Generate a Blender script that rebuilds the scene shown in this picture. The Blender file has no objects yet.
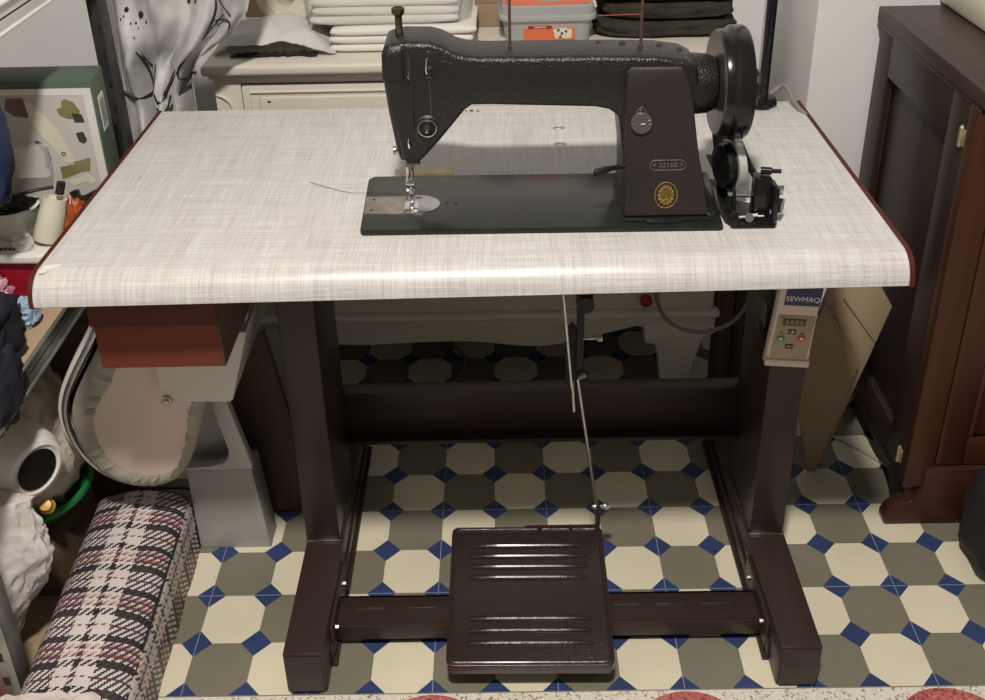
import bpy, bmesh, math, random
from mathutils import Vector, Matrix, noise
random.seed(7)
S = bpy.context.scene
COL = S.collection
PI = math.pi

# ------------------------------------------------------------------ materials
def mat(name, col, rough=.5, metal=0, var=0, vscale=8, bump=0, bscale=60, spec=.5, alpha=None, trans=0, stretch=None,
        col2=None, coat=0, detail=4, bdist=.001):
    m = bpy.data.materials.new(name); m.use_nodes = True
    nt = m.node_tree; b = nt.nodes['Principled BSDF']
    b.inputs['Base Color'].default_value = (*col, 1)
    b.inputs['Roughness'].default_value = rough
    b.inputs['Metallic'].default_value = metal
    b.inputs['Specular IOR Level'].default_value = spec
    if coat:
        b.inputs['Coat Weight'].default_value = coat; b.inputs['Coat Roughness'].default_value = .15
    if trans: b.inputs['Transmission Weight'].default_value = trans
    if alpha is not None: b.inputs['Alpha'].default_value = alpha
    tc = nt.nodes.new('ShaderNodeTexCoord'); mp = nt.nodes.new('ShaderNodeMapping')
    nt.links.new(tc.outputs['Object'], mp.inputs['Vector'])
    if stretch: mp.inputs['Scale'].default_value = stretch
    if var or col2:
        n = nt.nodes.new('ShaderNodeTexNoise'); n.inputs['Scale'].default_value = vscale; n.inputs['Detail'].default_value = detail
        nt.links.new(mp.outputs[0], n.inputs['Vector'])
        r = nt.nodes.new('ShaderNodeValToRGB')
        r.color_ramp.elements[0].position = .3; r.color_ramp.elements[1].position = .7
        c2 = col2 or tuple(min(1, c*(1+var)) for c in col)
        c1 = col if col2 else tuple(c*(1-var) for c in col)
        r.color_ramp.elements[0].color = (*c1, 1); r.color_ramp.elements[1].color = (*c2, 1)
        nt.links.new(n.outputs['Fac'], r.inputs[0]); nt.links.new(r.outputs[0], b.inputs['Base Color'])
    if bump:
        n2 = nt.nodes.new('ShaderNodeTexNoise'); n2.inputs['Scale'].default_value = bscale; n2.inputs['Detail'].default_value = 3
        nt.links.new(tc.outputs['Object'], n2.inputs['Vector'])
        bp = nt.nodes.new('ShaderNodeBump'); bp.inputs['Strength'].default_value = bump; bp.inputs['Distance'].default_value = bdist
        nt.links.new(n2.outputs['Fac'], bp.inputs['Height']); nt.links.new(bp.outputs[0], b.inputs['Normal'])
    return m

def ramp_node(nt, stops, interp='CONSTANT'):
    r = nt.nodes.new('ShaderNodeValToRGB'); r.color_ramp.interpolation = interp
    e = r.color_ramp.elements
    while len(e) > 1: e.remove(e[-1])
    e[0].position = stops[0][0]; e[0].color = (*stops[0][1], 1)
    for p, c in stops[1:]:
        x = e.new(p); x.color = (*c, 1)
    return r

def linen_mat():
    m = mat('linen_laminate', (.66, .63, .59), .33, spec=.5)
    nt = m.node_tree; b = nt.nodes['Principled BSDF']
    tc = nt.nodes.new('ShaderNodeTexCoord')
    outs = []
    for sc in ((9, 520, 520), (520, 14, 14), (2, 90, 90), (90, 3, 3)):
        mp = nt.nodes.new('ShaderNodeMapping'); mp.inputs['Scale'].default_value = sc
        nt.links.new(tc.outputs['Object'], mp.inputs['Vector'])
        n = nt.nodes.new('ShaderNodeTexNoise'); n.inputs['Scale'].default_value = 1; n.inputs['Detail'].default_value = 3
        n.inputs['Roughness'].default_value = .6
        nt.links.new(mp.outputs[0], n.inputs['Vector']); outs.append(n.outputs['Fac'])
    def mth(op, a, bb):
        k = nt.nodes.new('ShaderNodeMath'); k.operation = op
        for i, v in enumerate((a, bb)):
            if isinstance(v, (int, float)): k.inputs[i].default_value = v
            else: nt.links.new(v, k.inputs[i])
        return k.outputs[0]
    s = mth('ADD', mth('ADD', outs[0], outs[1]), mth('MULTIPLY', mth('ADD', outs[2], outs[3]), .35))
    s = mth('MULTIPLY', s, .37)
    r = ramp_node(nt, [(.36, (.37, .345, .335)), (.46, (.475, .455, .44)), (.54, (.545, .53, .52)), (.64, (.65, .645, .635))], 'LINEAR')
    nt.links.new(s, r.inputs[0]); nt.links.new(r.outputs[0], b.inputs['Base Color'])
    return m

def tile_mat(name, col, v=.12):
    m = mat(name, col, .42, var=v, vscale=5, detail=6, spec=.4)
    return m

def terrazzo_mat(name, base, chips):
    m = mat(name, base, .45)
    nt = m.node_tree; b = nt.nodes['Principled BSDF']
    tc = nt.nodes.new('ShaderNodeTexCoord'); v = nt.nodes.new('ShaderNodeTexVoronoi'); v.inputs['Scale'].default_value = 280
    nt.links.new(tc.outputs['Object'], v.inputs['Vector'])
    sep = nt.nodes.new('ShaderNodeSeparateColor'); nt.links.new(v.outputs['Color'], sep.inputs[0])
    r = ramp_node(nt, chips); nt.links.new(sep.outputs[0], r.inputs[0]); nt.links.new(r.outputs[0], b.inputs['Base Color'])
    return m

def wood_mat(name, c1, c2, rough=.35, axis='z', spec=.32, coat=0):
    st = {'z': (22, 22, 1.6), 'x': (1.6, 22, 22), 'y': (22, 1.6, 22)}[axis]
    return mat(name, c1, rough, var=0, col2=c2, vscale=1.6, stretch=st, detail=6, spec=spec, coat=coat)

def plaid_mat():
    m = mat('woven_plaid', (.6, .5, .48), .45)
    nt = m.node_tree; b = nt.nodes['Principled BSDF']
    uv = nt.nodes.new('ShaderNodeUVMap'); sep = nt.nodes.new('ShaderNodeSeparateXYZ'); nt.links.new(uv.outputs[0], sep.inputs[0])
    def mth(op, a, bb=0, c=0):
        k = nt.nodes.new('ShaderNodeMath'); k.operation = op
        for i, v in enumerate((a, bb, c)):
            if isinstance(v, (int, float)): k.inputs[i].default_value = v
            else: nt.links.new(v, k.inputs[i])
        return k.outputs[0]
    W = (.62, .57, .54); K = (.03, .022, .025); R = (.22, .07, .085); P = (.50, .28, .27); G2 = (.05, .04, .05)
    fv = mth('FRACT', mth('MULTIPLY', sep.outputs[1], 1/.088))
    rv = ramp_node(nt, [(0, K), (.14, W), (.19, R), (.25, P), (.30, W), (.34, R), (.39, P), (.44, W), (.49, K), (.62, W), (.79, R), (.83, W)])
    nt.links.new(fv, rv.inputs[0])
    fu = mth('FRACT', mth('ADD', mth('MULTIPLY', sep.outputs[0], 1/.125), .515))
    ru = ramp_node(nt, [(0, W), (.20, K), (.27, W), (.46, G2)])
    nt.links.new(fu, ru.inputs[0])
    # weave: tiny alternating cells choose the warp or the weft colour
    cu = mth('FLOOR', mth('MULTIPLY', sep.outputs[0], 330)); cv = mth('FLOOR', mth('MULTIPLY', sep.outputs[1], 330))
    tw = mth('MODULO', mth('ADD', cu, cv), 4)
    sel = mth('LESS_THAN', tw, 1.9)
    mx = nt.nodes.new('ShaderNodeMix'); mx.data_type = 'RGBA'
    nt.links.new(sel, mx.inputs['Factor']); nt.links.new(ru.outputs[0], mx.inputs['A']); nt.links.new(rv.outputs[0], mx.inputs['B'])
    nt.links.new(mx.outputs['Result'], b.inputs['Base Color'])
    return m

M = {}
M['linen'] = linen_mat()
M['tile_cream'] = tile_mat('tile_cream', (.66, .605, .46), .08)
M['tile_grey'] = tile_mat('tile_grey', (.185, .172, .128), .10)
M['tile_blue'] = tile_mat('tile_blue', (.030, .048, .135), .25)
M['grout'] = mat('grout', (.26, .30, .36), .7)
M['seam'] = mat('seam', (.21, .19, .15), .8)
M['terrazzo'] = terrazzo_mat('terrazzo', (.6, .56, .5), [(0, (.28, .23, .18)), (.07, (.42, .36, .29)), (.15, (.62, .58, .50)), (.6, (.70, .66, .58))])
M['terrazzo_red'] = terrazzo_mat('terrazzo_red', (.4, .1, .09), [(0, (.20, .05, .045)), (.2, (.42, .11, .10)), (.85, (.5, .18, .16))])
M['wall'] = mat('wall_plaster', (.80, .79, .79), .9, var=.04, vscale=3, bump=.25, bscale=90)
M['wall_left'] = mat('shaded_white_plaster', (.36, .34, .31), .9, var=.05, vscale=3, bump=.2, bscale=70)  # a white wall; the shade on it is put into this grey
M['edge'] = mat('edge_banding', (.075, .013, .011), .5, spec=.2)
M['frame'] = mat('brown_hammered_paint', (.032, .0195, .018), .36, bump=.3, bscale=420, bdist=.0006, spec=.32)
M['pedal'] = mat('pedal_crinkle_paint', (.026, .0165, .0155), .27, bump=.6, bscale=330, bdist=.0012, spec=.5, coat=.15)
M['blackm'] = mat('black_crinkle_paint', (.014, .0125, .012), .32, bump=.9, bscale=300, bdist=.0015, spec=.42, var=.1)
M['coverm'] = mat('cover_plate_paint', (.020, .0145, .013), .42, bump=.2, bscale=200)
M['bed'] = mat('bed_black_enamel', (.013, .0145, .0135), .24, var=.2, vscale=30, spec=.42)
M['black'] = mat('black_gloss', (.009, .0085, .0085), .2, spec=.38)
M['blackr'] = mat('black_matte', (.012, .011, .012), .7)
M['steel'] = mat('steel', (.55, .54, .52), .28, metal=1, var=.15, vscale=60)
M['oldsteel'] = mat('old_steel', (.36, .33, .29), .38, metal=1, var=.3, vscale=90)
M['plate'] = mat('slide_plate_steel', (.40, .36, .32), .42, metal=.9, var=.25, vscale=60)
M['chrome'] = mat('chrome', (.8, .8, .8), .12, metal=1)
M['bronze'] = mat('dark_brass', (.10, .088, .055), .4, metal=.9, var=.3, vscale=100)
M['brass'] = mat('brass', (.50, .33, .11), .38, metal=.8, var=.35, vscale=260)
M['brassd'] = mat('dull_brass', (.16, .10, .035), .5, metal=.6)
M['brass2'] = mat('pale_brass', (.46, .40, .25), .45, metal=.6, var=.2, vscale=50)
M['cabw'] = mat('cream_furniture_paint', (.64, .60, .52), .4, var=.04, vscale=6)
M['shaded_side_wood'] = wood_mat('shaded_side_wood', (.020, .011, .010), (.038, .020, .017), .38)  # wardrobe side: same finish as the front, its shade darkened into the colour
M['brown_wood'] = wood_mat('brown_wood', (.038, .012, .006), (.066, .022, .011), .38)
M['brown_wood_h'] = wood_mat('brown_wood_horizontal', (.030, .010, .006), (.054, .018, .010), .38, axis='x')
M['top_wood'] = wood_mat('wardrobe_top_wood', (.032, .018, .015), (.056, .032, .026), .4, axis='y')
M['old_wood'] = wood_mat('old_dark_wood', (.055, .032, .022), (.10, .062, .044), .6, coat=0)
M['drawer'] = wood_mat('drawer_veneer', (.125, .029, .015), (.165, .042, .021), .6, axis='x', spec=.2)
M['drawer2'] = wood_mat('drawer_lip_veneer', (.060, .011, .008), (.085, .017, .011), .6, axis='x', spec=.2)
M['card'] = mat('cardboard', (.30, .225, .14), .85, var=.07, vscale=5)
M['card_dark'] = mat('cardboard_brown', (.13, .085, .05), .85, var=.1, vscale=6)
M['greym'] = mat('grey_sheet_metal', (.42, .41, .39), .45, var=.06, vscale=6)
M['greym2'] = mat('light_grey_sheet_metal', (.56, .54, .51), .45, var=.05, vscale=6)
M['pink'] = mat('pink_board_felt', (.68, .55, .50), .85, var=.06, vscale=8)
M['cover'] = mat('pleated_cover_cloth', (.36, .335, .28), .85, var=.12, vscale=20, bump=.5, bscale=60)
M['rim'] = mat('white_rim_plastic', (.66, .64, .60), .5)
M['plaid'] = plaid_mat()
M['plaidtrim'] = mat('bag_piping', (.55, .48, .46), .6)
M['shelfm'] = mat('galvanised_angle', (.30, .31, .30), .35, metal=.7, var=.3, vscale=20)
M['darkangle'] = mat('dark_steel_angle', (.07, .068, .066), .45, metal=.5, var=.3, vscale=18)
M['shelfwood'] = mat('shelf_board', (.40, .30, .19), .7, var=.08)
M['white_p'] = mat('white_plastic', (.68, .67, .63), .35, var=.03)
M['bagw'] = mat('white_carrier_bag', (.62, .59, .57), .45, var=.04, bump=1, bscale=16, bdist=.012)
M['clearp'] = mat('clear_film', (.78, .78, .76), .18, alpha=.28, spec=.8)
M['sheer'] = mat('sheer_white', (.66, .65, .62), .6, alpha=.8, var=.05, bump=.3, bscale=40)
M['cloth_w'] = mat('white_cotton', (.70, .68, .64), .9, var=.04, vscale=12, bump=.3, bscale=80)
M['cloth_y'] = mat('raw_wool_fluff', (.55, .49, .41), .95, var=.18, vscale=25, bump=1, bscale=60, bdist=.004)
M['fleece'] = mat('dark_fleece', (.030, .026, .020), 1, col2=(.055, .048, .036), vscale=18, bump=1, bscale=90, bdist=.004, spec=.1)
M['wface'] = mat('worn_black_wheel_face', (.06, .055, .05), .3, metal=.3, var=.3, vscale=30)
M['lit_steel'] = mat('lamp_lit_steel', (.75, .74, .72), .3, metal=.55)  # steel made paler and less metallic, lamp shine put into the colour
M['navy'] = mat('navy_cloth', (.010, .010, .022), .85, var=.4, vscale=8, bump=.5, bscale=30)
M['blue'] = mat('dark_blue_bag', (.008, .018, .06), .5, var=.5, vscale=9)
M['garment'] = mat('grey_translucent_cloth', (.30, .295, .30), .5, col2=(.60, .58, .57), vscale=11, bump=.5, bscale=14, bdist=.004)
M['ink'] = mat('black_trim', (.012, .011, .012), .6)
M['red'] = mat('red_plastic', (.36, .012, .03), .3)
M['redk'] = mat('red_paint', (.30, .012, .018), .4)
M['orange'] = mat('orange_label', (.62, .14, .05), .5)
M['orangef'] = mat('orange_red_film', (.22, .015, .01), .3, col2=(.5, .14, .03), vscale=30)
M['pinkf'] = mat('pink_foil', (.45, .12, .22), .25, col2=(.7, .5, .55), vscale=35, bump=.5, bscale=60)
M['bluef'] = mat('light_blue_cloth', (.28, .42, .52), .6)
M['green'] = mat('green_plastic', (.015, .20, .05), .35)
M['green_box'] = mat('green_carton', (.075, .11, .08), .5, var=.15, vscale=9)
M['photo'] = mat('carton_photo_print', (.44, .41, .38), .45, col2=(.60, .58, .56), vscale=4)
M['olive'] = mat('olive_print', (.22, .19, .085), .5, var=.2, vscale=20)
M['dkgreen'] = mat('dark_green_print', (.04, .05, .03), .5)
M['brownp'] = mat('brown_print', (.14, .08, .065), .5, var=.3, vscale=15)
M['tub'] = mat('translucent_tub', (.50, .51, .52), .25, alpha=.62)
M['bluelab'] = mat('navy_label', (.012, .014, .10), .4)
M['beige'] = mat('beige_plastic', (.60, .50, .42), .4)
M['panelb'] = mat('tan_keypad', (.36, .28, .18), .5)
M['key'] = mat('dark_key', (.06, .045, .04), .5)
M['keyg'] = mat('green_key', (.04, .30, .09), .5)
M['keyr'] = mat('red_key', (.55, .05, .05), .5)
M['white'] = mat('white_print', (.72, .72, .72), .5)
M['cable'] = mat('grey_cable', (.21, .19, .17), .5)
M['cablew'] = mat('white_cable', (.5, .47, .42), .5)
M['wax'] = mat('cream_enamel', (.62, .60, .48), .4)
M['dial'] = mat('dial_grey', (.11, .095, .09), .4, metal=.4)
M['logw'] = mat('red_thread', (.25, .06, .05), .7)
M['yellow'] = mat('yellow_plastic', (.6, .33, .05), .4)

# ------------------------------------------------------------------ geometry helper
def rootloc(p):
    v = Vector((0, 0, 0))
    while p: v += p.location; p = p.parent
    return v

class G:
    def __init__(s): s.bm = bmesh.new(); s.uv = None
    def merge(s, src, mi=0, mtx=None):
        if mtx: bmesh.ops.transform(src, matrix=mtx, verts=src.verts)
        vm = {}
        for v in src.verts: vm[v] = s.bm.verts.new(v.co)
        for f in src.faces:
            try: nf = s.bm.faces.new([vm[v] for v in f.verts]); nf.material_index = mi
            except ValueError: pass
        src.free(); return s
    def box(s, x0, x1, y0, y1, z0, z1, bev=0, mi=0, seg=2, mtx=None):
        b = bmesh.new(); bmesh.ops.create_cube(b, size=1)
        for v in b.verts:
            v.co = Vector(((x0+x1)/2+v.co.x*(x1-x0), (y0+y1)/2+v.co.y*(y1-y0), (z0+z1)/2+v.co.z*(z1-z0)))
        if bev: bmesh.ops.bevel(b, geom=b.edges[:], offset=bev, segments=seg, profile=.5, affect='EDGES')
        return s.merge(b, mi, mtx)
    def prism(s, pts, plane, a, c, bev=0, mi=0, seg=2, mtx=None):
        b = bmesh.new()
        def P(u, v, w): return {'xz': (u, w, v), 'xy': (u, v, w), 'yz': (w, u, v)}[plane]
        lo = [b.verts.new(P(u, v, a)) for u, v in pts]; hi = [b.verts.new(P(u, v, c)) for u, v in pts]
        n = len(pts)
        b.faces.new(lo); b.faces.new(hi[::-1])
        for i in range(n): b.faces.new([lo[i], hi[i], hi[(i+1) % n], lo[(i+1) % n]])
        bmesh.ops.recalc_face_normals(b, faces=b.faces)
        if bev: bmesh.ops.bevel(b, geom=b.edges[:], offset=bev, segments=seg, profile=.5, affect='EDGES', clamp_overlap=True)
        return s.merge(b, mi, mtx)
    def lathe(s, prof, org, axis, n=32, mi=0, sx=1, sy=1):
        b = bmesh.new(); rings = []
        for r, h in prof:
            if r < 1e-6: rings.append([b.verts.new((0, 0, h))])
            else: rings.append([b.verts.new((r*sx*math.cos(2*PI*i/n), r*sy*math.sin(2*PI*i/n), h)) for i in range(n)])
        for A, B in zip(rings, rings[1:]):
            for i in range(n):
                j = (i+1) % n
                if len(A) == 1 and len(B) == 1: continue
                if len(A) == 1: b.faces.new([A[0], B[j], B[i]])
                elif len(B) == 1: b.faces.new([A[i], A[j], B[0]])
                else: b.faces.new([A[i], A[j], B[j], B[i]])
        for R_ in (rings[0], rings[-1]):
            if len(R_) > 1 and prof[0] != prof[-1]: b.faces.new(R_)
        bmesh.ops.recalc_face_normals(b, faces=b.faces)
        q = Vector((0, 0, 1)).rotation_difference(Vector(axis).normalized())
        return s.merge(b, mi, Matrix.Translation(org) @ q.to_matrix().to_4x4())
    def cyl(s, p0, p1, r, n=20, mi=0, r2=None, bev=0):
        p0 = Vector(p0); p1 = Vector(p1); L = (p1-p0).length; r2 = r if r2 is None else r2
        pr = [(0, 0), (r-bev, 0), (r, bev), (r2, L-bev), (r2-bev, L), (0, L)] if bev else [(0, 0), (r, 0), (r2, L), (0, L)]
        return s.lathe(pr, p0, p1-p0, n, mi)
    def tube(s, pts, r, n=10, mi=0, smooth=0, closed=False):
        pts = [Vector(p) for p in pts]
        if smooth:
            for _ in range(smooth):
                o = [] if closed else [pts[0]]
                m_ = len(pts)
                for i in range(m_ if closed else m_-1):
                    A, B = pts[i], pts[(i+1) % m_]; o += [A*.75+B*.25, A*.25+B*.75]
                if not closed: o.append(pts[-1])
                pts = o
        b = bmesh.new(); rings = []; prev = None; m_ = len(pts)
        for i, p in enumerate(pts):
            if closed: t = pts[(i+1) % m_]-pts[i-1]
            else: t = pts[min(i+1, m_-1)]-pts[max(i-1, 0)]
            t.normalize()
            if prev is None:
                up = Vector((0, 0, 1)) if abs(t.z) < .9 else Vector((0, 1, 0)); u = t.cross(up).normalized()
            else: u = (prev-t*prev.dot(t)).normalized()
            prev = u; w = t.cross(u)
            rr = r[i*(len(r)-1)//max(1, m_-1)] if isinstance(r, (list, tuple)) else r
            rings.append([b.verts.new(p+(u*math.cos(2*PI*k/n)+w*math.sin(2*PI*k/n))*rr) for k in range(n)])
        pairs = list(zip(rings, rings[1:]))
        if closed: pairs.append((rings[-1], rings[0]))
        for A, B in pairs:
            for k in range(n): b.faces.new([A[k], A[(k+1) % n], B[(k+1) % n], B[k]])
        if not closed: b.faces.new(rings[0][::-1]); b.faces.new(rings[-1])
        bmesh.ops.recalc_face_normals(b, faces=b.faces)
        return s.merge(b, mi)
    def loft(s, rings, mi=0, cap=True, closed=True):
        b = bmesh.new(); R_ = [[b.verts.new(p) for p in r] for r in rings]; n = len(R_[0])
        for A, B in zip(R_, R_[1:]):
            for k in range(n if closed else n-1): b.faces.new([A[k], A[(k+1) % n], B[(k+1) % n], B[k]])
        if cap: b.faces.new(R_[0][::-1]); b.faces.new(R_[-1])
        bmesh.ops.recalc_face_normals(b, faces=b.faces)
        return s.merge(b, mi)
    def sheet(s, fn, nu, nv, th=.002, mi=0):
        b = bmesh.new()
        V = [[b.verts.new(fn(i/nu, j/nv)) for j in range(nv+1)] for i in range(nu+1)]
        for i in range(nu):
            for j in range(nv): b.faces.new([V[i][j], V[i+1][j], V[i+1][j+1], V[i][j+1]])
        bmesh.ops.recalc_face_normals(b, faces=b.faces)
        bmesh.ops.solidify(b, geom=b.faces[:]+b.edges[:]+b.verts[:], thickness=th)
        return s.merge(b, mi)
    def blob(s, c, h, e=.5, amp=.1, freq=3, seed=0, nu=48, nv=28, mi=0, rot=0, flat=None):
        """soft lump: superellipsoid pushed about by noise; flat = z it rests on"""
        b = bmesh.new(); c = Vector(c); rows = []
        sg = lambda v, p: math.copysign(abs(v)**p, v)
        Rm = Matrix.Rotation(rot, 3, 'Z')
        for j in range(nv+1):
            ph = -PI/2+PI*j/nv; row = []
            for i in range(nu):
                th = 2*PI*i/nu
                d = Vector((sg(math.cos(ph), e)*sg(math.cos(th), e), sg(math.cos(ph), e)*sg(math.sin(th), e), sg(math.sin(ph), e)))
                k = 1+amp*noise.fractal(d*freq+Vector((seed*7.3, seed, 0)), .9, 2, 4)
                p = c+Rm @ Vector((d.x*h[0]*k, d.y*h[1]*k, d.z*h[2]*k))
                if flat is not None and p.z < flat: p.z = flat
                row.append(p)
            rows.append(row)
        R_ = [[b.verts.new(p) for p in r] for r in rows[1:-1]]
        for A, B in zip(R_, R_[1:]):
            for k in range(nu): b.faces.new([A[k], A[(k+1) % nu], B[(k+1) % nu], B[k]])
        b.faces.new(R_[0][::-1]); b.faces.new(R_[-1])
        return s.merge(b, mi)
    def build(s, name, mats, parent=None, ang=35, origin=None):
        if not isinstance(mats, (list, tuple)): mats = [mats]
        off = rootloc(parent) if parent else (Vector(origin) if origin is not None else None)
        if off is None:
            xs = [v.co for v in s.bm.verts]
            off = Vector(((min(v.x for v in xs)+max(v.x for v in xs))/2, (min(v.y for v in xs)+max(v.y for v in xs))/2, min(v.z for v in xs)))
        bmesh.ops.translate(s.bm, verts=s.bm.verts, vec=-off)
        me = bpy.data.meshes.new(name); s.bm.to_mesh(me); s.bm.free()
        for m_ in mats: me.materials.append(M[m_] if isinstance(m_, str) else m_)
        for p in me.polygons: p.use_smooth = True
        me.set_sharp_from_angle(angle=math.radians(ang))
        o = bpy.data.objects.new(name, me); COL.objects.link(o)
        if parent: o.parent = parent
        else: o.location = off
        return o

def thing(name, label, cat, loc=(0, 0, 0), group=None):
    o = bpy.data.objects.new(name, None); COL.objects.link(o); o.location = loc; o.empty_display_size = .02
    o['label'] = label; o['category'] = cat
    if group: o['group'] = group
    return o
def tag(o, label, cat, group=None, kind=None):
    o['label'] = label; o['category'] = cat
    if group: o['group'] = group
    if kind: o['kind'] = kind
    return o
def struct(name, g, mats, **k):
    o = g.build(name, mats, **k); o['kind'] = 'structure'; return o
def text(name, body, size, loc, rx, parent, m, rz=0, ry=0, ext=.0003, sx=1):
    cu = bpy.data.curves.new('t', 'FONT'); cu.body = body; cu.size = size; cu.extrude = ext; cu.align_x = 'CENTER'; cu.align_y = 'CENTER'
    t = bpy.data.objects.new('t', cu); COL.objects.link(t)
    dg = bpy.context.evaluated_depsgraph_get()
    me = bpy.data.meshes.new_from_object(t.evaluated_get(dg)); bpy.data.objects.remove(t)
    me.transform(Matrix.Translation(Vector(loc)-rootloc(parent)) @ Matrix.Rotation(rz, 4, 'Z') @ Matrix.Rotation(ry, 4, 'Y') @ Matrix.Rotation(rx, 4, 'X') @ Matrix.Diagonal((sx, 1, 1, 1)))
    me.name = name; me.materials.clear(); me.materials.append(M[m])
    o = bpy.data.objects.new(name, me); COL.objects.link(o); o.parent = parent
    return o

# ================================================================== SETTING
g = G(); bm = g.bm
a = .0258
mats = ['tile_cream', 'tile_grey', 'tile_blue', 'grout', 'seam', 'terrazzo', 'terrazzo_red']
def face(pts, mi):
    f = bm.faces.new([bm.verts.new((x, y, z)) for x, y, z in pts]); f.material_index = mi
X0, X1, Y1 = -13, 13, 12
for i in range(X0, X1):
    for j in range(0, Y1):
        x, y = i*.1, j*.1
        face([(x+a, y, 0), (x+.1-a, y, 0), (x+.1, y+a, 0), (x+.1, y+.1-a, 0), (x+.1-a, y+.1, 0), (x+a, y+.1, 0), (x, y+.1-a, 0), (x, y+a, 0)], 1 if (i+j) % 2 == 0 else 0)
for i in range(X0, X1+1):
    for j in range(0, Y1+1):
        x, y = i*.1, j*.1
        lo = 0 if j == 0 else -a
        if j == 0: face([(x-a, y, 0), (x+a, y, 0), (x, y+a, 0)], 2)
        else: face([(x-a, y, 0), (x, y-a, 0), (x+a, y, 0), (x, y+a, 0)], 2)
h = .0002
for i in range(X0, X1+1):
    if i % 2 == 0:
        for j in range(0, Y1+1):
            x, y, w = i*.1, j*.1, .0006
            face([(x-w, y-(a if j else 0), h), (x+w, y-(a if j else 0), h), (x+w, y+a, h), (x-w, y+a, h)], 3)
            if j < Y1: face([(x-w, y+a, h), (x+w, y+a, h), (x+w, y+.1-a, h), (x-w, y+.1-a, h)], 4)
for j in range(2, Y1+1, 2):
    for i in range(X0, X1+1):
        x, y, w = i*.1, j*.1, .0006
        face([(x-a, y-w, h), (x+a, y-w, h), (x+a, y+w, h), (x-a, y+w, h)], 3)
        face([(x+a, y-w, h), (x+.1-a, y-w, h), (x+.1-a, y+w, h), (x+a, y+w, h)], 4)
# terrazzo border strip and its red medallions
face([(-1.3, -1.6, 0), (1.3, -1.6, 0), (1.3, 0, 0), (-1.3, 0, 0)], 5)
for cx in (-.2, .2, .6, 1.0):
    face([(cx+.1*math.cos(2*PI*k/40), -.103+.1*math.sin(2*PI*k/40), .0003) for k in range(40)], 6)
face([(-1.3, -.0012, .0002), (1.3, -.0012, .0002), (1.3, .0008, .0002), (-1.3, .0008, .0002)], 4)
struct('floor', g, mats, origin=(0, 0, 0))
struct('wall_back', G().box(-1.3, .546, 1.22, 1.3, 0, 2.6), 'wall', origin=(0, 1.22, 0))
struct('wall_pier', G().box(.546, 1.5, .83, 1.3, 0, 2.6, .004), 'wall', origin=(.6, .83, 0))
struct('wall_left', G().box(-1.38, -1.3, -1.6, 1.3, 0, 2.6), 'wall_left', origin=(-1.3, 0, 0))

# ================================================================== SEWING TABLE
T = thing('sewing_table', 'white linen-patterned industrial sewing table with dark brown steel frame on the tiled floor', 'table', (0, .25, 0))
# top: linen laminate with a rounded front nose; left end stands a little nearer
def yfront(x): return -.012+(x+.67)/1.11*.016
def yback(x): return .562-(x+.67)/1.11*.010
ZT = .775; RN = .037
hole = None
def profile(x):
    yf = yfront(x); yb = yback(x); cy = yf+RN; cz = ZT-RN
    p = [(x, yb, ZT), ]
    for k in range(0, 11):
        t = PI/2+PI/2*k/10
        p.append((x, cy+RN*math.cos(t), cz+RN*math.sin(t)))
    p.append((x, yf+.004, ZT-RN-.003)); p.append((x, yb, ZT-RN-.003))
    return p
def inset(pr, d):   # keep
    return pr
g = G(); g.loft([profile(-.668+1.106*k/20) for k in range(21)])
g.build('tabletop', 'linen', T, ang=30)
# dark red edge band at each end
for x0, x1 in ((-.6735, -.668), (.438, .4445)):
    g = G()
    def grow(x, xr):
        p = profile(xr); c = Vector((0, .27, ZT-.02)); o = []
        for q in p: o.append((x, q[1]+(-.0012 if q[1] < .27 else .001), q[2]+(.0012 if q[2] > ZT-.02 else -.001)))
        return o
    g.loft([grow(x0, x0), grow(x1, x1)]); g.build('edge_band', 'edge', T, ang=30)
# worn corner, small slots and knockouts on the top
g = G(); g.prism([(-.663, .030), (-.640, .033), (-.645, .026), (-.655, .020), (-.656, .012), (-.663, .010)], 'xy', ZT-.001, ZT+.0004); g.build('worn_patch', 'white_p', T)
for cx, cy in ((.021, .453), (.019, .387)):
    g = G(); g.tube([(cx+.009*math.cos(t), cy+.005*math.sin(t), ZT+.0003) for t in [2*PI*k/20 for k in range(20)]], .0007, 6, closed=True)
    g.box(cx-.006, cx+.006, cy+.001, cy+.0035, ZT-.001, ZT+.0008); g.build('mounting_clip', 'oldsteel', T)
g = G(); g.box(-.128, -.122, .534, .540, ZT-.001, ZT+.0006); g.box(-.116, -.111, .533, .536, ZT-.001, ZT+.0006); g.box(-.136, -.132, .535, .538, ZT-.001, ZT+.0006); g.build('rear_mark', 'blackr', T)
# belt slot in the top (flat black plate, the opening's shade given as colour)
g = G(); g.box(.2405, .262, .225, .335, ZT-.002, ZT+.0006, .0004); g.build('belt_slot', 'blackr', T)
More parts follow.
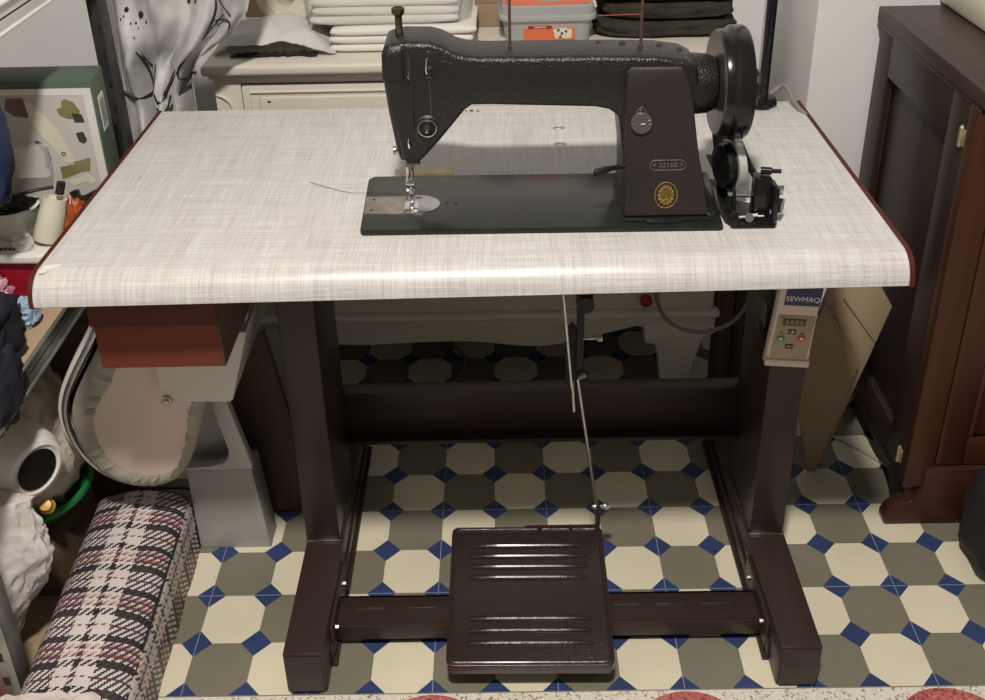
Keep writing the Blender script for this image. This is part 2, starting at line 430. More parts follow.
# feet
for sx, xa, xb in ((-1, -.430, -.366), (1, .343, .409)):
    g = G(); g.box(xa, xb, .004, .60, 0.002, .087, .004); g.build('foot', 'frame', T)
    g = G(); g.box(xa+.004, xb-.004, .001, .0045, .006, .083, .001); g.build('foot_cap', 'frame', T)
    g = G()
    px0, px1 = (-.430, -.370) if sx < 0 else (.347, .406)
    g.box(px0, px1, .238, .405, .087, .737, .004); g.build('post', 'frame', T)
    g = G(); g.box(px0-.001, px1+.001, .2355, .239, .086, .091, .001); g.build('weld_seam', 'oldsteel', T)
    xi = xb if sx < 0 else xa
    g = G(); s = -sx
    g.box(min(xi, xi+s*.004), max(xi, xi+s*.004), .05, .58, .006, .04, .001)
    g.box(min(xi, xi+s*.010), max(xi, xi+s*.010), .05, .58, .004, .009, .001)
    g.build('foot_rail', 'frame', T)
    for yy in (.085, .175): G().lathe([(0, 0), (.007, 0), (.007, .005), (.004, .006), (.004, .011), (0, .011)], (xi, yy, .052), (s, 0, 0), 6).build('foot_bolt', 'oldsteel', T)
    g = G(); g.box(min(xi, xi+s*.006), max(xi, xi+s*.006), .062, .205, .012, .075, .002); g.build('bar_bracket', 'frame', T)
# rear cross beam, a channel open to the front
g = G(); g.box(-.372, .349, .398, .404, .187, .300, .001); g.box(-.372, .349, .376, .404, .297, .302, .001); g.box(-.372, .349, .376, .404, .185, .190, .001)
g.box(-.372, .349, .374, .378, .294, .302, .001); g.box(-.372, .349, .374, .378, .185, .193, .001)
g.build('cross_beam', 'frame', T)
# low pedal bar with slots
g = G(); g.box(-.362, .339, .094, .154, .041, .046, .001); g.box(-.362, .339, .088, .095, .018, .049, .002); g.box(-.362, .339, .149, .154, .018, .046, .001)
g.build('pedal_bar', 'frame', T)
for xs in (-.310, -.222, .125, .195, .27):
    g = G(); g.box(xs-.026, xs+.026, .122, .1265, .0455, .0465, .0003); sl = g.build('bar_slot', 'blackr', T)
    g = G(); g.box(xs-.026, xs+.026, .1265, .1275, .0455, .0468, .0002); g.build('slot_lip', 'oldsteel', sl)
# pedal
PD = Matrix.Translation((-.043, .126, .080)) @ Matrix.Rotation(math.radians(7), 4, 'X') @ Matrix.Rotation(math.radians(-.6), 4, 'Z')
def rrect(w, d, r, n=6):
    o = []
    for cx, cy, a0 in ((w-r, d-r, 0), (-w+r, d-r, 90), (-w+r, -d+r, 180), (w-r, -d+r, 270)):
        for k in range(n+1):
            t = math.radians(a0+90*k/n); o.append((cx+r*math.cos(t), cy+r*math.sin(t)))
    return o
PED = G(); PED.prism(rrect(.132, .131, .012), 'xy', -.022, 0, .004, seg=3, mtx=PD)
pedal = PED.build('pedal', 'pedal', T)
g = G(); pts = [(x, y, .0) for x, y in rrect(.126, .125, .010)]
g.tube([PD @ Vector(p) for p in pts], .0022, 8, closed=True); g.build('pedal_rim', 'pedal', pedal)
for yy in (.090, .069, .048, .027, -.050, -.071, -.093):
    g = G(); g.tube([PD @ Vector((x, yy, z)) for x, z in ((-.099, -.003), (-.094, .0008), (-.05, .0016), (.05, .0016), (.094, .0008), (.099, -.003))], .0042, 10)
    g.build('pedal_rib', 'pedal', pedal)
g = G(); g.box(-.045, .085, .240, .262, .086, .094, .001); g.cyl((-.02, .25, .092), (-.02, .25, .102), .004); g.cyl((.035, .25, .092), (.035, .25, .102), .004); g.box(.078, .086, .245, .262, .088, .150, .001)
g.build('pedal_bracket', 'frame', pedal)
for xh in (-.12, .05): G().box(xh, xh+.02, .10, .17, .046, .072, .002).build('pedal_hinge', 'frame', pedal)
g = G(); g.cyl((.072, .256, .141), (.104, .256, .141), .0035); g.lathe([(0, -.007), (.005, -.005), (.0065, 0), (.005, .005), (0, .007)], (.096, .256, .141), (1, 0, 0), 14)
g.lathe([(0, -.006), (.0055, -.004), (.006, 0), (.0055, .004), (0, .006)], (.080, .256, .141), (1, 0, 0), 14); g.build('rod_joint', 'chrome', T)
# linkage
g = G(); g.cyl((.0805, .256, .141), (.043, .262, .41), .0028, 10); g.build('connecting_rod', 'steel', T)
g = G(); g.cyl((.033, .25, .40), (.0145, .262, .62), .0024, 10); g.cyl((.0375, .254, .35), (.034, .254, .41), .0028, 10); g.build('adjusting_rod', 'steel', T)
g = G(); g.prism([(.026, .505), (.034, .515), (.044, .50), (.047, .41), (.043, .385), (.032, .380), (.025, .40), (.022, .46)], 'xz', .262, .276, .002)
g.box(.040, .052, .255, .266, .43, .56, .002); g.build('clutch_lever', 'blackr', T)
g = G(); g.prism([(.031, .735), (.085, .735), (.085, .588), (.066, .57), (.058, .555), (.045, .555), (.036, .575)], 'xz', .26, .29, .003); g.lathe([(0, 0), (.014, 0), (.014, .02), (0, .02)], (.052, .262, .563), (0, -1, 0), 20)
g.build('clutch_bracket', 'blackr', T)
g = G(); g.cyl((.05, .258, .492), (.078, .258, .492), .003, 10); g.lathe([(0, 0), (.006, 0), (.006, .008), (0, .008)], (.073, .258, .492), (1, 0, 0), 10); g.build('lever_screw', 'oldsteel', T)
G().cyl((.046, .257, .418), (.057, .250, .43), .006, 8).build('lever_screw', 'oldsteel', T)
# drawer under the left end
D = G(); D.box(-.630, -.462, .052, .36, .597, .735, .002); dr = D.build('drawer', 'drawer', T)
g = G(); g.box(-.632, -.460, .048, .053, .667, .735, .001); g.build('drawer_lip', 'drawer2', dr)
g = G(); g.box(-.4625, -.459, .052, .36, .597, .735, .001); g.build('drawer_side', 'old_wood', dr)

# control box on the right post
C = thing('motor_control_box', 'beige and black sewing motor control box with keypad, mounted at right table post', 'control box', (.36, .25, .505))
g = G(); g.box(.326, .392, .186, .336, .505, .738, .003); g.build('housing', 'black', C)
g = G()
for k in range(5): g.box(.3252, .3262, .205+k*.02, .211+k*.02, .60, .70, 0)
g.build('vent', 'blackr', C)
g = G(); g.box(.3255, .3265, .215, .245, .535, .575); g.build('side_sticker', 'dial', C)
FP = Matrix.Translation((.3515, .172, .495)) @ Matrix.Rotation(math.radians(5), 4, 'Y')
g = G(); g.prism([(-.0335, 0), (.0335, 0), (.0235, .235), (-.0335, .235)], 'xz', 0, .016, .003, mtx=FP); g.box(-.034, .034, -.004, .004, 0, .012, .002, mtx=FP)
fp = g.build('front_panel', 'beige', C)
g = G(); g.prism([(-.028, .016), (.028, .016), (.027, .090), (-.028, .090)], 'xz', -.0012, .001, .0004, mtx=FP); kp = g.build('keypad', 'panelb', fp)
g = G(); g.box(-.024, .0285, -.0014, .001, .108, .150, 0, mtx=FP); g.build('brand_label', 'bluelab', fp)
def fpt(x, z, y=-.0016): return FP @ Vector((x, y, z))
text('brand_lettering', 'SEWMAQ', .0118, fpt(.002, .119), PI/2, fp, 'white', ry=math.radians(5))
g = G(); g.box(-.020, .014, -.002, .001, .073, .085, .0003, mtx=FP); g.build('display', 'key', kp)
text('display_digits', '8.8.8.8', .0105, fpt(-.003, .079, -.0022), PI/2, kp, 'panelb', ry=math.radians(5), sx=.95)
for x, z, m_, t_ in ((-.003, .062, 'key', '+'), (-.003, .036, 'key', '-'), (-.018, .049, 'keyg', None), (.013, .051, 'keyr', None)):
    w = .006 if t_ else .0062
    g = G(); g.box(x-w, x+w, -.0022, .001, z-.0042, z+.0042, .0008, mtx=FP); k_ = g.build('key', m_, kp)
    if t_: text('key_mark', '+' if t_ == '+' else '\u2212', .013, fpt(x, z, -.0024), PI/2, k_, 'white')
    else:
        g = G(); g.box(x-.0022, x+.0022, -.0025, -.001, z-.0018, z+.0018, mtx=FP); g.build('key_mark', 'white', k_)
G().tube([fpt(-.022, .0605), fpt(-.019, .0615), fpt(-.0165, .055)], .0007, 6).build('key_symbol', 'key', kp)
g = G(); g.tube([fpt(.0105, .0575), fpt(.0125, .061), fpt(.015, .0575)], .0012, 6); g.build('key_symbol', 'key', kp)
text('small_print', 'Fn', .006, fpt(-.021, .086), PI/2, kp, 'key')

# ================================================================== SEWING MACHINE
SM = thing('sewing_machine', 'black vintage industrial sewing machine head set into the white tabletop', 'sewing machine', (0, .18, ZT))
ZB = .7815
g = G(); g.prism([(-.262, .094), (-.266, .100), (-.2715, .256), (-.266, .264), (-.262, .266), (.224, .262), (.229, .255), (.2185, .093), (.214, .090)], 'xy', ZT-.012, ZB, .0015, seg=2)
g.build('bed', 'bed', SM)
g = G(); g.prism([(-.266, .144), (-.210, .143), (-.2095, .197), (-.268, .197)], 'xy', ZB-.002, ZB+.0007, .0003); sp = g.build('slide_plate', 'plate', SM)
g = G(); g.lathe([(0, 0), (.0018, 0), (.0018, .0006), (0, .0006)], (-.257, .155, ZB+.0006), (0, 0, 1), 12); g.lathe([(0, 0), (.0018, 0), (.0018, .0006), (0, .0006)], (-.256, .187, ZB+.0006), (0, 0, 1), 12); g.build('plate_screw', 'blackr', sp)
pts = [(-.2085, .143)]+[(-.196+.034*math.cos(t), .171+.0285*math.sin(t)) for t in [math.radians(-95+190*k/20) for k in range(21)]]+[(-.2085, .1985)]
g = G(); g.prism(pts, 'xy', ZB-.002, ZB+.0009, .0003); np_ = g.build('needle_plate', 'steel', SM)
g = G(); g.box(-.197, -.189, .189, .191, ZB+.0008, ZB+.0013); g.box(-.205, -.198, .160, .180, ZB+.0007, ZB+.0016); g.build('feed_dog', 'blackr', np_)
for x in (-.152, -.140): 
    g = G(); g.lathe([(0, 0), (.002, 0), (.002, .0006), (0, .0006)], (x, .173, ZB), (0, 0, 1), 10); g.build('oil_hole', 'blackr', SM)
g = G(); g.box(-.236, -.148, .262, .300, ZT-.001, ZT+.002, .0008); g.box(-.20, -.165, .275, .287, ZT+.0015, ZT+.003, .0004); g.cyl((-.236, .267, ZT+.003), (-.148, .267, ZT+.003), .003); g.build('bed_hinge', 'brass2', SM)

# arm with its head: outline in x-z, rounded section in y
top = [(-.222, .985), (-.2215, 1.014), (-.214, 1.022), (-.200, 1.0255), (-.165, 1.0245), (-.150, 1.020), (-.133, 1.0095), (-.115, 1.0045), (-.09, 1.003), (-.03, 1.0025), (.06, 1.0015), (.13, .9995), (.165, .994), (.180, .986)]
right = [(.186, .960), (.184, .93), (.176, .905)]
low = [(.12, .885), (.088, .895), (.086, .905), (.080, .918), (.068, .927), (.05, .931), (-.02, .934), (-.09, .937), (-.112, .937), (-.122, .930), (-.156, .888), (-.180, .861), (-.188, .854), (-.200, .853), (-.208, .862), (-.214, .90), (-.220, .94)]
outline = top+right+low
g = G()
yc, hw = .186, .041
def shr(pts, d):
    n = len(pts); o = []
    for i in range(n):
        p0, p1, p2 = Vector(pts[i-1]), Vector(pts[i]), Vector(pts[(i+1) % n])
        e1 = (p1-p0).normalized(); e2 = (p2-p1).normalized(); t = e1+e2
        t = t.normalized() if t.length > 1e-6 else e1
        nn = Vector((t.y, -t.x)); o.append(tuple(p1+nn*d))   # outline runs clockwise -> inward
    return o
rings = []
for y, d in ((yc-hw, .0065), (yc-hw+.0012, .0035), (yc-hw+.0035, .0015), (yc-hw+.008, 0), (yc+hw-.010, 0), (yc+hw-.004, .002), (yc+hw-.001, .006), (yc+hw, .012)):
    rings.append([(x, y, z) for x, z in shr(outline, d)])
g.loft(rings)
g.build('arm', 'blackm', SM, ang=38)
# head cover (faceplate side), a rounded vertical shell at the left end
def head_ring(z, x0, x1, y0, y1, r):
    o = []
    cx, cy = (x0+x1)/2, (y0+y1)/2
    for px, py in rrect((x1-x0)/2, (y1-y0)/2, r, 5): o.append((cx+px, cy+py, z))
    return o
g = G(); g.loft([head_ring(z, x0, x1, y0, y1, r) for z, x0, x1, y0, y1, r in (
    (.856, -.212, -.198, .158, .204, .005), (.87, -.2155, -.196, .152, .21, .007), (.93, -.223, -.196, .146, .220, .010), (.975, -.227, -.195, .143, .224, .011),
    (.976, -.228, -.195, .141, .226, .012), (1.008, -.227, -.194, .141, .226, .012), (1.019, -.223, -.194, .143, .224, .010), (1.023, -.216, -.196, .149, .218, .008))])
g.build('face_cover', 'blackm', SM, ang=50)
g = G(); g.box(-.1935, -.1892, .1432, .1462, .905, 1.006, .0005); g.build('take_up_slot', 'blackr', SM)
g = G(); g.tube([(-.192, .143, .985), (-.193, .1395, .983), (-.192, .138, .978)], .0012, 8); g.tube([(-.197, .143, .893), (-.198, .140, .888), (-.197, .143, .880)], .001, 8); g.build('take_up_lever', 'chrome', SM)
g = G(); g.lathe([(0, 0), (.0055, 0), (.0055, .012), (.0048, .013), (.0048, .030), (.0065, .032), (.0085, .035), (.0085, .041), (.005, .042), (.0045, .040), (0, .040)], (-.205, .181, 1.020), (0, 0, 1), 24); g.build('presser_adjuster', 'bronze', SM)
g = G(); g.lathe([(0, 0), (.003, 0), (.003, .001), (0, .001)], (-.186, .186, 1.0218), (0, 0, 1), 14); g.build('top_oil_hole', 'blackr', SM)
# thread guide hook and plate on the head front
g = G(); g.lathe([(0, 0), (.0095, 0), (.0095, .002), (.006, .0035), (.005, .002), (0, .002)], (-.167, .1455, .985), (0, -1, 0), 28); g.build('guide_disc', 'blackm', SM)
g = G(); g.tube([(-.169, .142, .984), (-.1695, .139, .990), (-.168, .139, 1.004), (-.1665, .140, 1.006)], .0013, 8); g.cyl((-.1668, .1447, .978), (-.1655, .1447, .922), .00035, 6); g.build('thread_guide', 'steel', SM)
# tension assembly
g = G(); g.lathe([(0, 0), (.017, 0), (.017, .002), (.014, .004), (.0135, .002), (.011, .002), (.012, .005), (.010, .007), (.007, .006), (.0065, .012), (.004, .016), (0, .016)], (-.172, .1465, .909), (0, -1, 0), 36)
g.build('tension_dial', 'coverm', SM)
g = G(); g.lathe([(.0125, 0), (.0128, .0012), (.0115, .0016), (.0112, 0), (.0125, 0)], (-.172, .1415, .909), (0, -1, 0), 36); g.lathe([(0, 0), (.003, 0), (.002, .004), (0, .004)], (-.172, .131, .909), (0, -1, 0), 12); g.build('tension_ring', 'steel', SM)
# needle bar, presser bar, foot
g = G(); g.cyl((-.2015, .178, .856), (-.2015, .178, .832), .0035); g.cyl((-.1985, .178, .85), (-.1985, .178, .812), .0022); g.box(-.207, -.194, .172, .184, .838, .846, .001); g.cyl((-.194, .178, .842), (-.187, .178, .842), .003, 10); g.build('needle_bar', 'oldsteel', SM)
g = G(); g.cyl((-.1985, .178, .818), (-.2005, .178, .783), .0009, 8); g.build('needle', 'chrome', SM)
g = G(); g.cyl((-.205, .184, .854), (-.205, .184, .812), .003); g.box(-.209, -.196, .174, .188, .800, .816, .002)
g.box(-.2045, -.2, .168, .172, .784, .804, .001); g.prism([(-.2105, .150), (-.1915, .150), (-.1915, .176), (-.2105, .176)], 'xy', .7828, .7855, .001); g.box(-.205, -.197, .170, .184, .785, .802, .0015)
g.build('presser_foot', 'chrome', SM)
g = G(); g.cyl((-.212, .178, .863), (-.219, .176, .863), .0025); g.lathe([(0, 0), (.006, 0), (.006, .004), (0, .004)], (-.219, .176, .863), (-1, -.2, 0), 12); g.build('thumb_screw', 'oldsteel', SM)

# pillar
def pill(z, x0, x1, y0, y1, r):
    return head_ring(z, x0, x1, y0, y1, r)
g = G(); g.loft([pill(*p) for p in ((ZB-.001, .088, .218, .114, .250, .012), (ZB+.004, .088, .217, .115, .249, .012), (ZB+.010, .090, .206, .124, .245, .014), (.82, .090, .199, .130, .240, .014), (.86, .088, .190, .134, .236, .014),
    (.90, .083, .180, .138, .232, .014), (.94, .078, .176, .144, .228, .014), (.985, .080, .170, .146, .226, .012))])
g.build('pillar', 'blackm', SM, ang=40)
# front inspection cover, slightly raised, dark brown
cov = [(.088, .786), (.2015, .786), (.193, .835), (.1855, .87), (.180, .905), (.1745, .945), (.166, .978), (.158, .988), (.094, .989), (.0885, .983), (.088, .96)]
def cov_ring(d, y):
    o = []
    for x, z in cov:
        yy = y+(.1155+(z-ZB)*.115 if z > .786 else .1155)
        o.append((x+(.145-x)*d, yy+(0), z+(.88-z)*d))
    return o
g = G(); g.loft([cov_ring(0, .004), cov_ring(0, -.0015), cov_ring(.03, -.0035)]); g.build('front_cover', 'coverm', SM, ang=25)
cvy = lambda z: .1120+(z-ZB)*.115
def onc(z, off=0): return cvy(z)-off
# stitch length dial
g = G(); zd, xd = .9165, .108; g.lathe([(0, 0), (.0145, 0), (.0145, .003), (.0132, .005), (0, .005)], (xd, onc(zd), zd), (0, -1, .115), 36)
d_ = g.build('stitch_dial', 'dial', SM)
g = G()
for k in range(12):
    t = 2*PI*k/12; r0, r1 = .0095, .0122
    g.tube([(xd+r0*math.cos(t), onc(zd)-.0056, zd+r0*math.sin(t)), (xd+r1*math.cos(t), onc(zd)-.0054, zd+r1*math.sin(t))], .0005, 5)
g.tube([(xd-.001, onc(zd)-.0058, zd), (xd+.004, onc(zd)-.0062, zd+.001)], .0011, 6); g.build('dial_mark', 'steel', d_)
g = G(); g.tube([(xd-.007, onc(.930)-.001, .926), (xd-.005, onc(.934)-.001, .934), (xd, onc(.938)-.001, .9385), (xd+.005, onc(.934)-.001, .934), (xd+.007, onc(.93)-.001, .926)], .0009, 6, smooth=1)
g.lathe([(0, 0), (.0022, 0), (.0015, .002), (0, .002)], (xd-.001, onc(.933), .934), (0, -1, 0), 10); g.build('dial_pointer', 'steel', SM)
# serial plate
xs, zs = .1445, .859
g = G(); g.prism([(xs+x, zs+z) for x, z in rrect(.0235, .0072, .0070)], 'xz', onc(zs, .0016), onc(zs)+.002); pl = g.build('serial_plate', 'blackr', SM)
g = G(); g.tube([(xs+x, onc(zs, .0018), zs+z) for x, z in rrect(.0235, .0072, .0070)], .0007, 6, closed=True); g.build('plate_border', 'oldsteel', pl)
text('serial_number', '32168', .0098, (xs, onc(zs, .0019), zs), PI/2, pl, 'oldsteel')
for x in (-.0175, .0175): text('plate_star', '*', .012, (xs+x, onc(zs, .0019), zs-.0015), PI/2, pl, 'oldsteel')
# oval medallion
xm, zm = .1435, .8170
def oval(rx, rz, dz=0, n=40): return [(xm+rx*math.cos(2*PI*k/n), onc(zm+rz*math.sin(2*PI*k/n), dz), zm+rz*math.sin(2*PI*k/n)) for k in range(n)]
g = G(); g.loft([oval(.0150, .0182, -.002), oval(.0150, .0182, .0008), oval(.0143, .0175, .0012)]); md = g.build('medallion', 'blackr', SM)
g = G(); g.tube(oval(.0148, .0180, .0012), .0009, 6, closed=True); g.build('medallion_border', 'brass', md)
g = G(); g.loft([oval(.0108, .0138, .001), oval(.0108, .0138, .0016), oval(.0100, .0130, .0018)]); g.build('medallion_disc', 'brassd', md)
g = G(); g.tube(oval(.0086, .0112, .0022), .0007, 6, closed=True)
for k in range(14):
    t = 2*PI*k/14; g.lathe([(0, 0), (.0016, 0), (.001, .001), (0, .001)], (xm+.0098*math.cos(t), onc(zm+.0126*math.sin(t), .0020), zm+.0126*math.sin(t)), (0, -1, 0), 8)
for q in (.0068, .0042): g.tube([(xm+q*math.cos(t), onc(zm+q*1.35*math.sin(t), .0024), zm+q*1.35*math.sin(t)) for t in [2*PI*k/24 for k in range(24)]], .0006, 6, closed=True)
g.tube([(xm, onc(zm, .0024), zm-.004), (xm, onc(zm, .0024), zm+.004)], .0007, 6)
for s in (-1, 1):
    g.tube([(xm, onc(zm, .0024), zm-.006), (xm+s*.005, onc(zm, .0024), zm-.0075), (xm+s*.0085, onc(zm, .0024), zm-.003)], .0009, 6, smooth=1)
g.build('medallion_relief', 'brass', md)
# reverse lever, plug holes
g = G(); g.tube([(.094, .128, .856), (.080, .120, .857), (.066, .114, .858), (.054, .111, .855), (.046, .110, .853)], [.003, .0035, .005, .0055, .003], 10, smooth=1); g.build('reverse_lever', 'black', SM)
for x, z, hh in ((.093, .864, .003), (.108, .843, .004), (.0945, .822, .018)):
    g = G(); g.prism([(x+px, z+pz) for px, pz in rrect(.0028, hh, .0026)], 'xz', onc(z, .0022), onc(z)+.001); g.build('cover_slot', 'blackr', SM)
g = G(); g.box(.088, .205, .1065, .1165, ZB, ZB+.0035, .001); g.box(.118, .165, .101, .1075, ZB, ZB+.0028, .001); g.build('base_rib', 'bed', SM)
# neck and hand wheel
g = G(); g.lathe([(0, 0), (.043, 0), (.042, .02), (.040, .045), (.036, .055), (0, .055)], (.155, .186, .948), (1, 0, 0), 32); g.build('neck', 'blackm', SM)
for x, y in ((.057, .205), (.089, .203), (.138, .198), (.163, .190)):
    g = G(); g.lathe([(0, 0), (.0045, 0), (.004, .0009), (0, .0009)], (x, y, 1.001 if x < .1 else (.999 if x < .15 else .9945)), (0, 0, 1), 14); g.build('oil_cap', 'blackr', SM)
g = G(); WZ = .9485
g.lathe([(0, .0), (.066, .0), (.070, .001), (.0715, .004), (.0715, .012), (.0735, .014), (.0765, .018), (.0765, .034), (.0740, .038), (.060, .040), (.045, .040), (.036, .044), (.034, .046), (.034, .042), (.0, .042)], (.2125, .186, WZ), (1, 0, 0), 64)
hw_ = g.build('handwheel', 'black', SM)
g = G(); g.lathe([(.036, -.0008), (.069, -.0008), (.0705, .0015), (.036, .0015), (.036, -.0008)], (.2125, .186, WZ), (1, 0, 0), 64); g.build('wheel_face', 'wface', hw_)
g = G(); g.lathe([(0, 0), (.021, 0), (.022, .003), (.022, .016), (.018, .019), (0, .019)], (.2525, .186, WZ-.004), (1, 0, 0), 40); g.build('wheel_knob', 'blackm', hw_)
for pa, pb in (((.222, .222, .905), (.2415, .218, ZT-.004)), ((.231, .252, .90), (.262, .262, ZT-.004))):
    pa, pb = Vector(pa), Vector(pb); w_ = Vector((.0065, .006, .002))
    g = G(); g.loft([[pa-w_, pa+w_, pa+w_+Vector((0, .003, 0)), pa-w_+Vector((0, .003, 0))], [pb-w_, pb+w_, pb+w_+Vector((0, .003, 0)), pb-w_+Vector((0, .003, 0))]]); g.build('drive_belt', 'blackr', SM)
# thread pins and thread
for x, n_ in ((-.061, 'spool_pin'), (.112, 'spool_pin')):
    g = G(); g.cyl((x, .192, .998), (x, .192, 1.13), .0020, 10); g.lathe([(0, 0), (.004, 0), (.003, .003), (0, .003)], (x, .192, 1.0), (0, 0, 1), 12); g.build(n_, 'old_wood', SM)
g = G(); g.cyl((.054, .192, 1.042), (.112, .192, 1.043), .0007, 6); g.build('pin_thread', 'logw', SM)
tag(G().tube([(-.360, .262, ZT+.0008), (-.33, .242, ZT+.0008), (-.295, .222, ZT+.0008), (-.262, .207, ZB+.002), (-.23, .203, ZB+.002), (-.212, .196, ZB+.002), (-.203, .18, ZB+.002)], .0003, 6, smooth=2).build('sewing_thread', 'ink', origin=(-.33, .235, ZT)),
    'thin dark sewing thread trailing left from the needle plate', 'thread')

# bobbin winder
BWshift = (-.008, .020)
BW = thing('bobbin_winder', 'black bobbin winder with lamp-lit steel ring on the tabletop right of the machine', 'bobbin winder', (.26, .13, ZT))
g = G(); g.prism([(.232, .092), (.240, .074), (.295, .073), (.300, .082), (.292, .135), (.262, .150), (.252, .215), (.232, .225), (.226, .20)], 'xy', ZT, ZT+.004, .001); g.build('base_plate', 'black', BW)
g = G(); g.prism([(.215, .775), (.20, .80), (.185, .87), (.165, .872), (.150, .83), (.130, .80), (.120, .779)], 'yz', .249, .254, .001)
g.tube([(.253, .20, .872), (.262, .185, .86), (.272, .15, .835), (.280, .115, .822)], .005, 8, smooth=1)
g.box(.270, .292, .095, .118, ZT+.002, .838, .002); g.box(.292, .299, .080, .112, .782, .83, .002); g.build('bracket', 'black', BW)
g = G(); g.lathe([(0, 0), (.030, 0), (.033, .004), (.033, .011), (.030, .014), (0, .014)], (.2355, .158, .829), (1, .22, 0), 40); g.build('friction_wheel', 'black', BW)
g = G(); g.lathe([(.030, 0), (.037, 0), (.037, .011), (.030, .011), (.030, 0)], (.2475, .1605, .829), (1, .22, 0), 48); g.box(.257, .264, .155, .165, .858, .867, .001); g.build('steel_ring', 'lit_steel', BW)
g = G(); g.cyl((.278, .108, .845), (.292, .105, .845), .005, 14); g.cyl((.292, .105, .845), (.304, .103, .845), .003, 12); g.build('spindle', 'black', BW)
g = G(); g.box(.296, .309, .098, .101, .812, .826, .001); g.build('latch', 'steel', BW); G().box(.290, .306, .088, .092, .788, .796, .001).build('latch', 'steel', BW)
g = G(); g.lathe([(0, 0), (.006, 0), (.006, .002), (0, .002)], (.262, .083, ZT+.012), (0, -1, .3), 14); g.cyl((.250, .09, ZT+.009), (.275, .09, ZT+.012), .003, 10); g.build('clamp_screw', 'steel', BW)
G().cyl((.244, .135, ZT+.022), (.272, .13, ZT+.022), .0035, 10).build('shaft', 'steel', BW)
g = G(); g.cyl((.300, .094, .800), (.307, .09, .80), .010, 18); g.cyl((.241, .077, ZT+.004), (.241, .077, ZT+.010), .005, 14); g.cyl((.256, .10, ZT+.003), (.285, .095, ZT+.006), .007, 12); g.build('adjusting_knob', 'black', BW)

BW.location.x += BWshift[0]; BW.location.y += BWshift[1]
# thread stand pole at the back edge of the table
P = thing('thread_stand', 'black upright thread stand pole on round foot at rear right of tabletop', 'thread stand', (.375, .535, ZT))
g = G(); g.cyl((.375, .535, ZT), (.375, .535, 1.35), .0085, 16); g.build('pole', 'black', P)
g = G(); g.lathe([(0, 0), (.020, 0), (.020, .004), (.014, .008), (0, .008)], (.372, .533, ZT), (0, 0, 1), 28); g.lathe([(0, 0), (.017, 0), (.014, .010), (0, .012)], (.383, .535, ZT+.006), (0, 0, 1), 24); g.build('base', 'black', P)
tag(G().tube([(.30, .60, .72), (.33, .57, .79), (.365, .555, .790), (.395, .56, .785), (.412, .566, .800), (.420, .556, .803), (.428, .515, .779), (.446, .48, .77), (.453, .42, .70)], .004, 8, smooth=2).build('power_cable', 'cable', origin=(.36, .56, ZT)),
    'grey power cable bent over the rear right corner of the tabletop', 'cable')

# ================================================================== WARDROBE
W = thing('wardrobe', 'dark brown low wooden wardrobe with framed side panel and brass hinges at right wall', 'wardrobe', (.9, .58, 0))
xs_ = .662
g = G()
g.box(xs_+.014, 1.16, .375, .80, .085, .836, .001); g.build('carcass', 'shaded_side_wood', W)
g = G()
g.box(xs_, xs_+.018, .375, .455, .085, .836, .002); g.box(xs_, xs_+.018, .735, .80, .085, .836, .002)
g.box(xs_, xs_+.018, .455, .735, .750, .836, .002); g.box(xs_, xs_+.018, .455, .735, .085, .150, .002)
g.build('side_panel', 'shaded_side_wood', W)
g = G(); g.tube([(xs_+.012, .455, .15), (xs_+.012, .455, .75), (xs_+.012, .735, .75), (xs_+.012, .735, .15)], .004, 8, closed=True); g.build('panel_moulding', 'shaded_side_wood', W)
g = G(); g.prism([(.657, .338), (1.22, .338), (1.22, .812), (.657, .812)], 'xy', .840, .866, .002); g.prism([(.660, .350), (1.21, .350), (1.21, .805), (.660, .805)], 'xy', .828, .839, .002); g.build('top', 'top_wood', W)
# front: corner stile, doors with framed panels, base board with scrolled bracket feet
for xa in (.655, 1.11): G().box(xa, xa+.05, .350, .376, .085, .836, .003).build('corner_stile', 'brown_wood', W)
for xa, xb in ((.708, .905), (.912, 1.108)):
    g = G(); g.box(xa, xa+.05, .352, .372, .135, .826, .003); g.box(xb-.05, xb, .352, .372, .135, .826, .003); g.box(xa+.05, xb-.05, .352, .372, .135, .20, .003); g.box(xa+.05, xb-.05, .352, .372, .76, .826, .003)
    g.box(xa+.04, xb-.04, .360, .370, .19, .77, .001); dd = g.build('door', 'brown_wood', W)
    g = G(); g.tube([(xa+.053, .355, .203), (xb-.053, .355, .203), (xb-.053, .355, .757), (xa+.053, .355, .757)], .005, 8, closed=True); g.build('door_moulding', 'brown_wood', dd)
g = G()
g.prism([(.632, .002), (.628, .016), (.634, .034), (.646, .046), (.662, .055), (.676, .056), (.682, .066), (.690, .085), (.690, .132), (1.13, .132), (1.13, .085), (1.15, .06), (1.19, .03), (1.19, .002), (1.06, .002), (1.03, .03), (.93, .04), (.90, .03), (.885, .002)], 'xz', .344, .372, .003)
g.build('base_board', 'brown_wood_h', W)
g = G(); g.prism([(.36, .002), (.40, .002), (.43, .04), (.46, .055), (.72, .055), (.745, .04), (.77, .002), (.80, .002), (.80, .09), (.36, .09)], 'yz', .664, .69, .002); g.build('side_base', 'shaded_side_wood', W)
for z in (.772, .128):
    g = G(); g.cyl((.6565, .392, z-.016), (.6565, .392, z+.016), .0035, 12); g.lathe([(0, 0), (.0042, 0), (.002, .004), (0, .004)], (.6565, .392, z+.016), (0, 0, 1), 12); g.box(.6585, .661, .38, .398, z-.014, z+.014, .0005)
    g.build('hinge', 'brass2', W)
tag(G().box(.775, 1.05, .50, .83, .8665, .93, .012).build('enamel_tray', 'wax'), 'cream enamel appliance lying on top of the wardrobe', 'appliance')

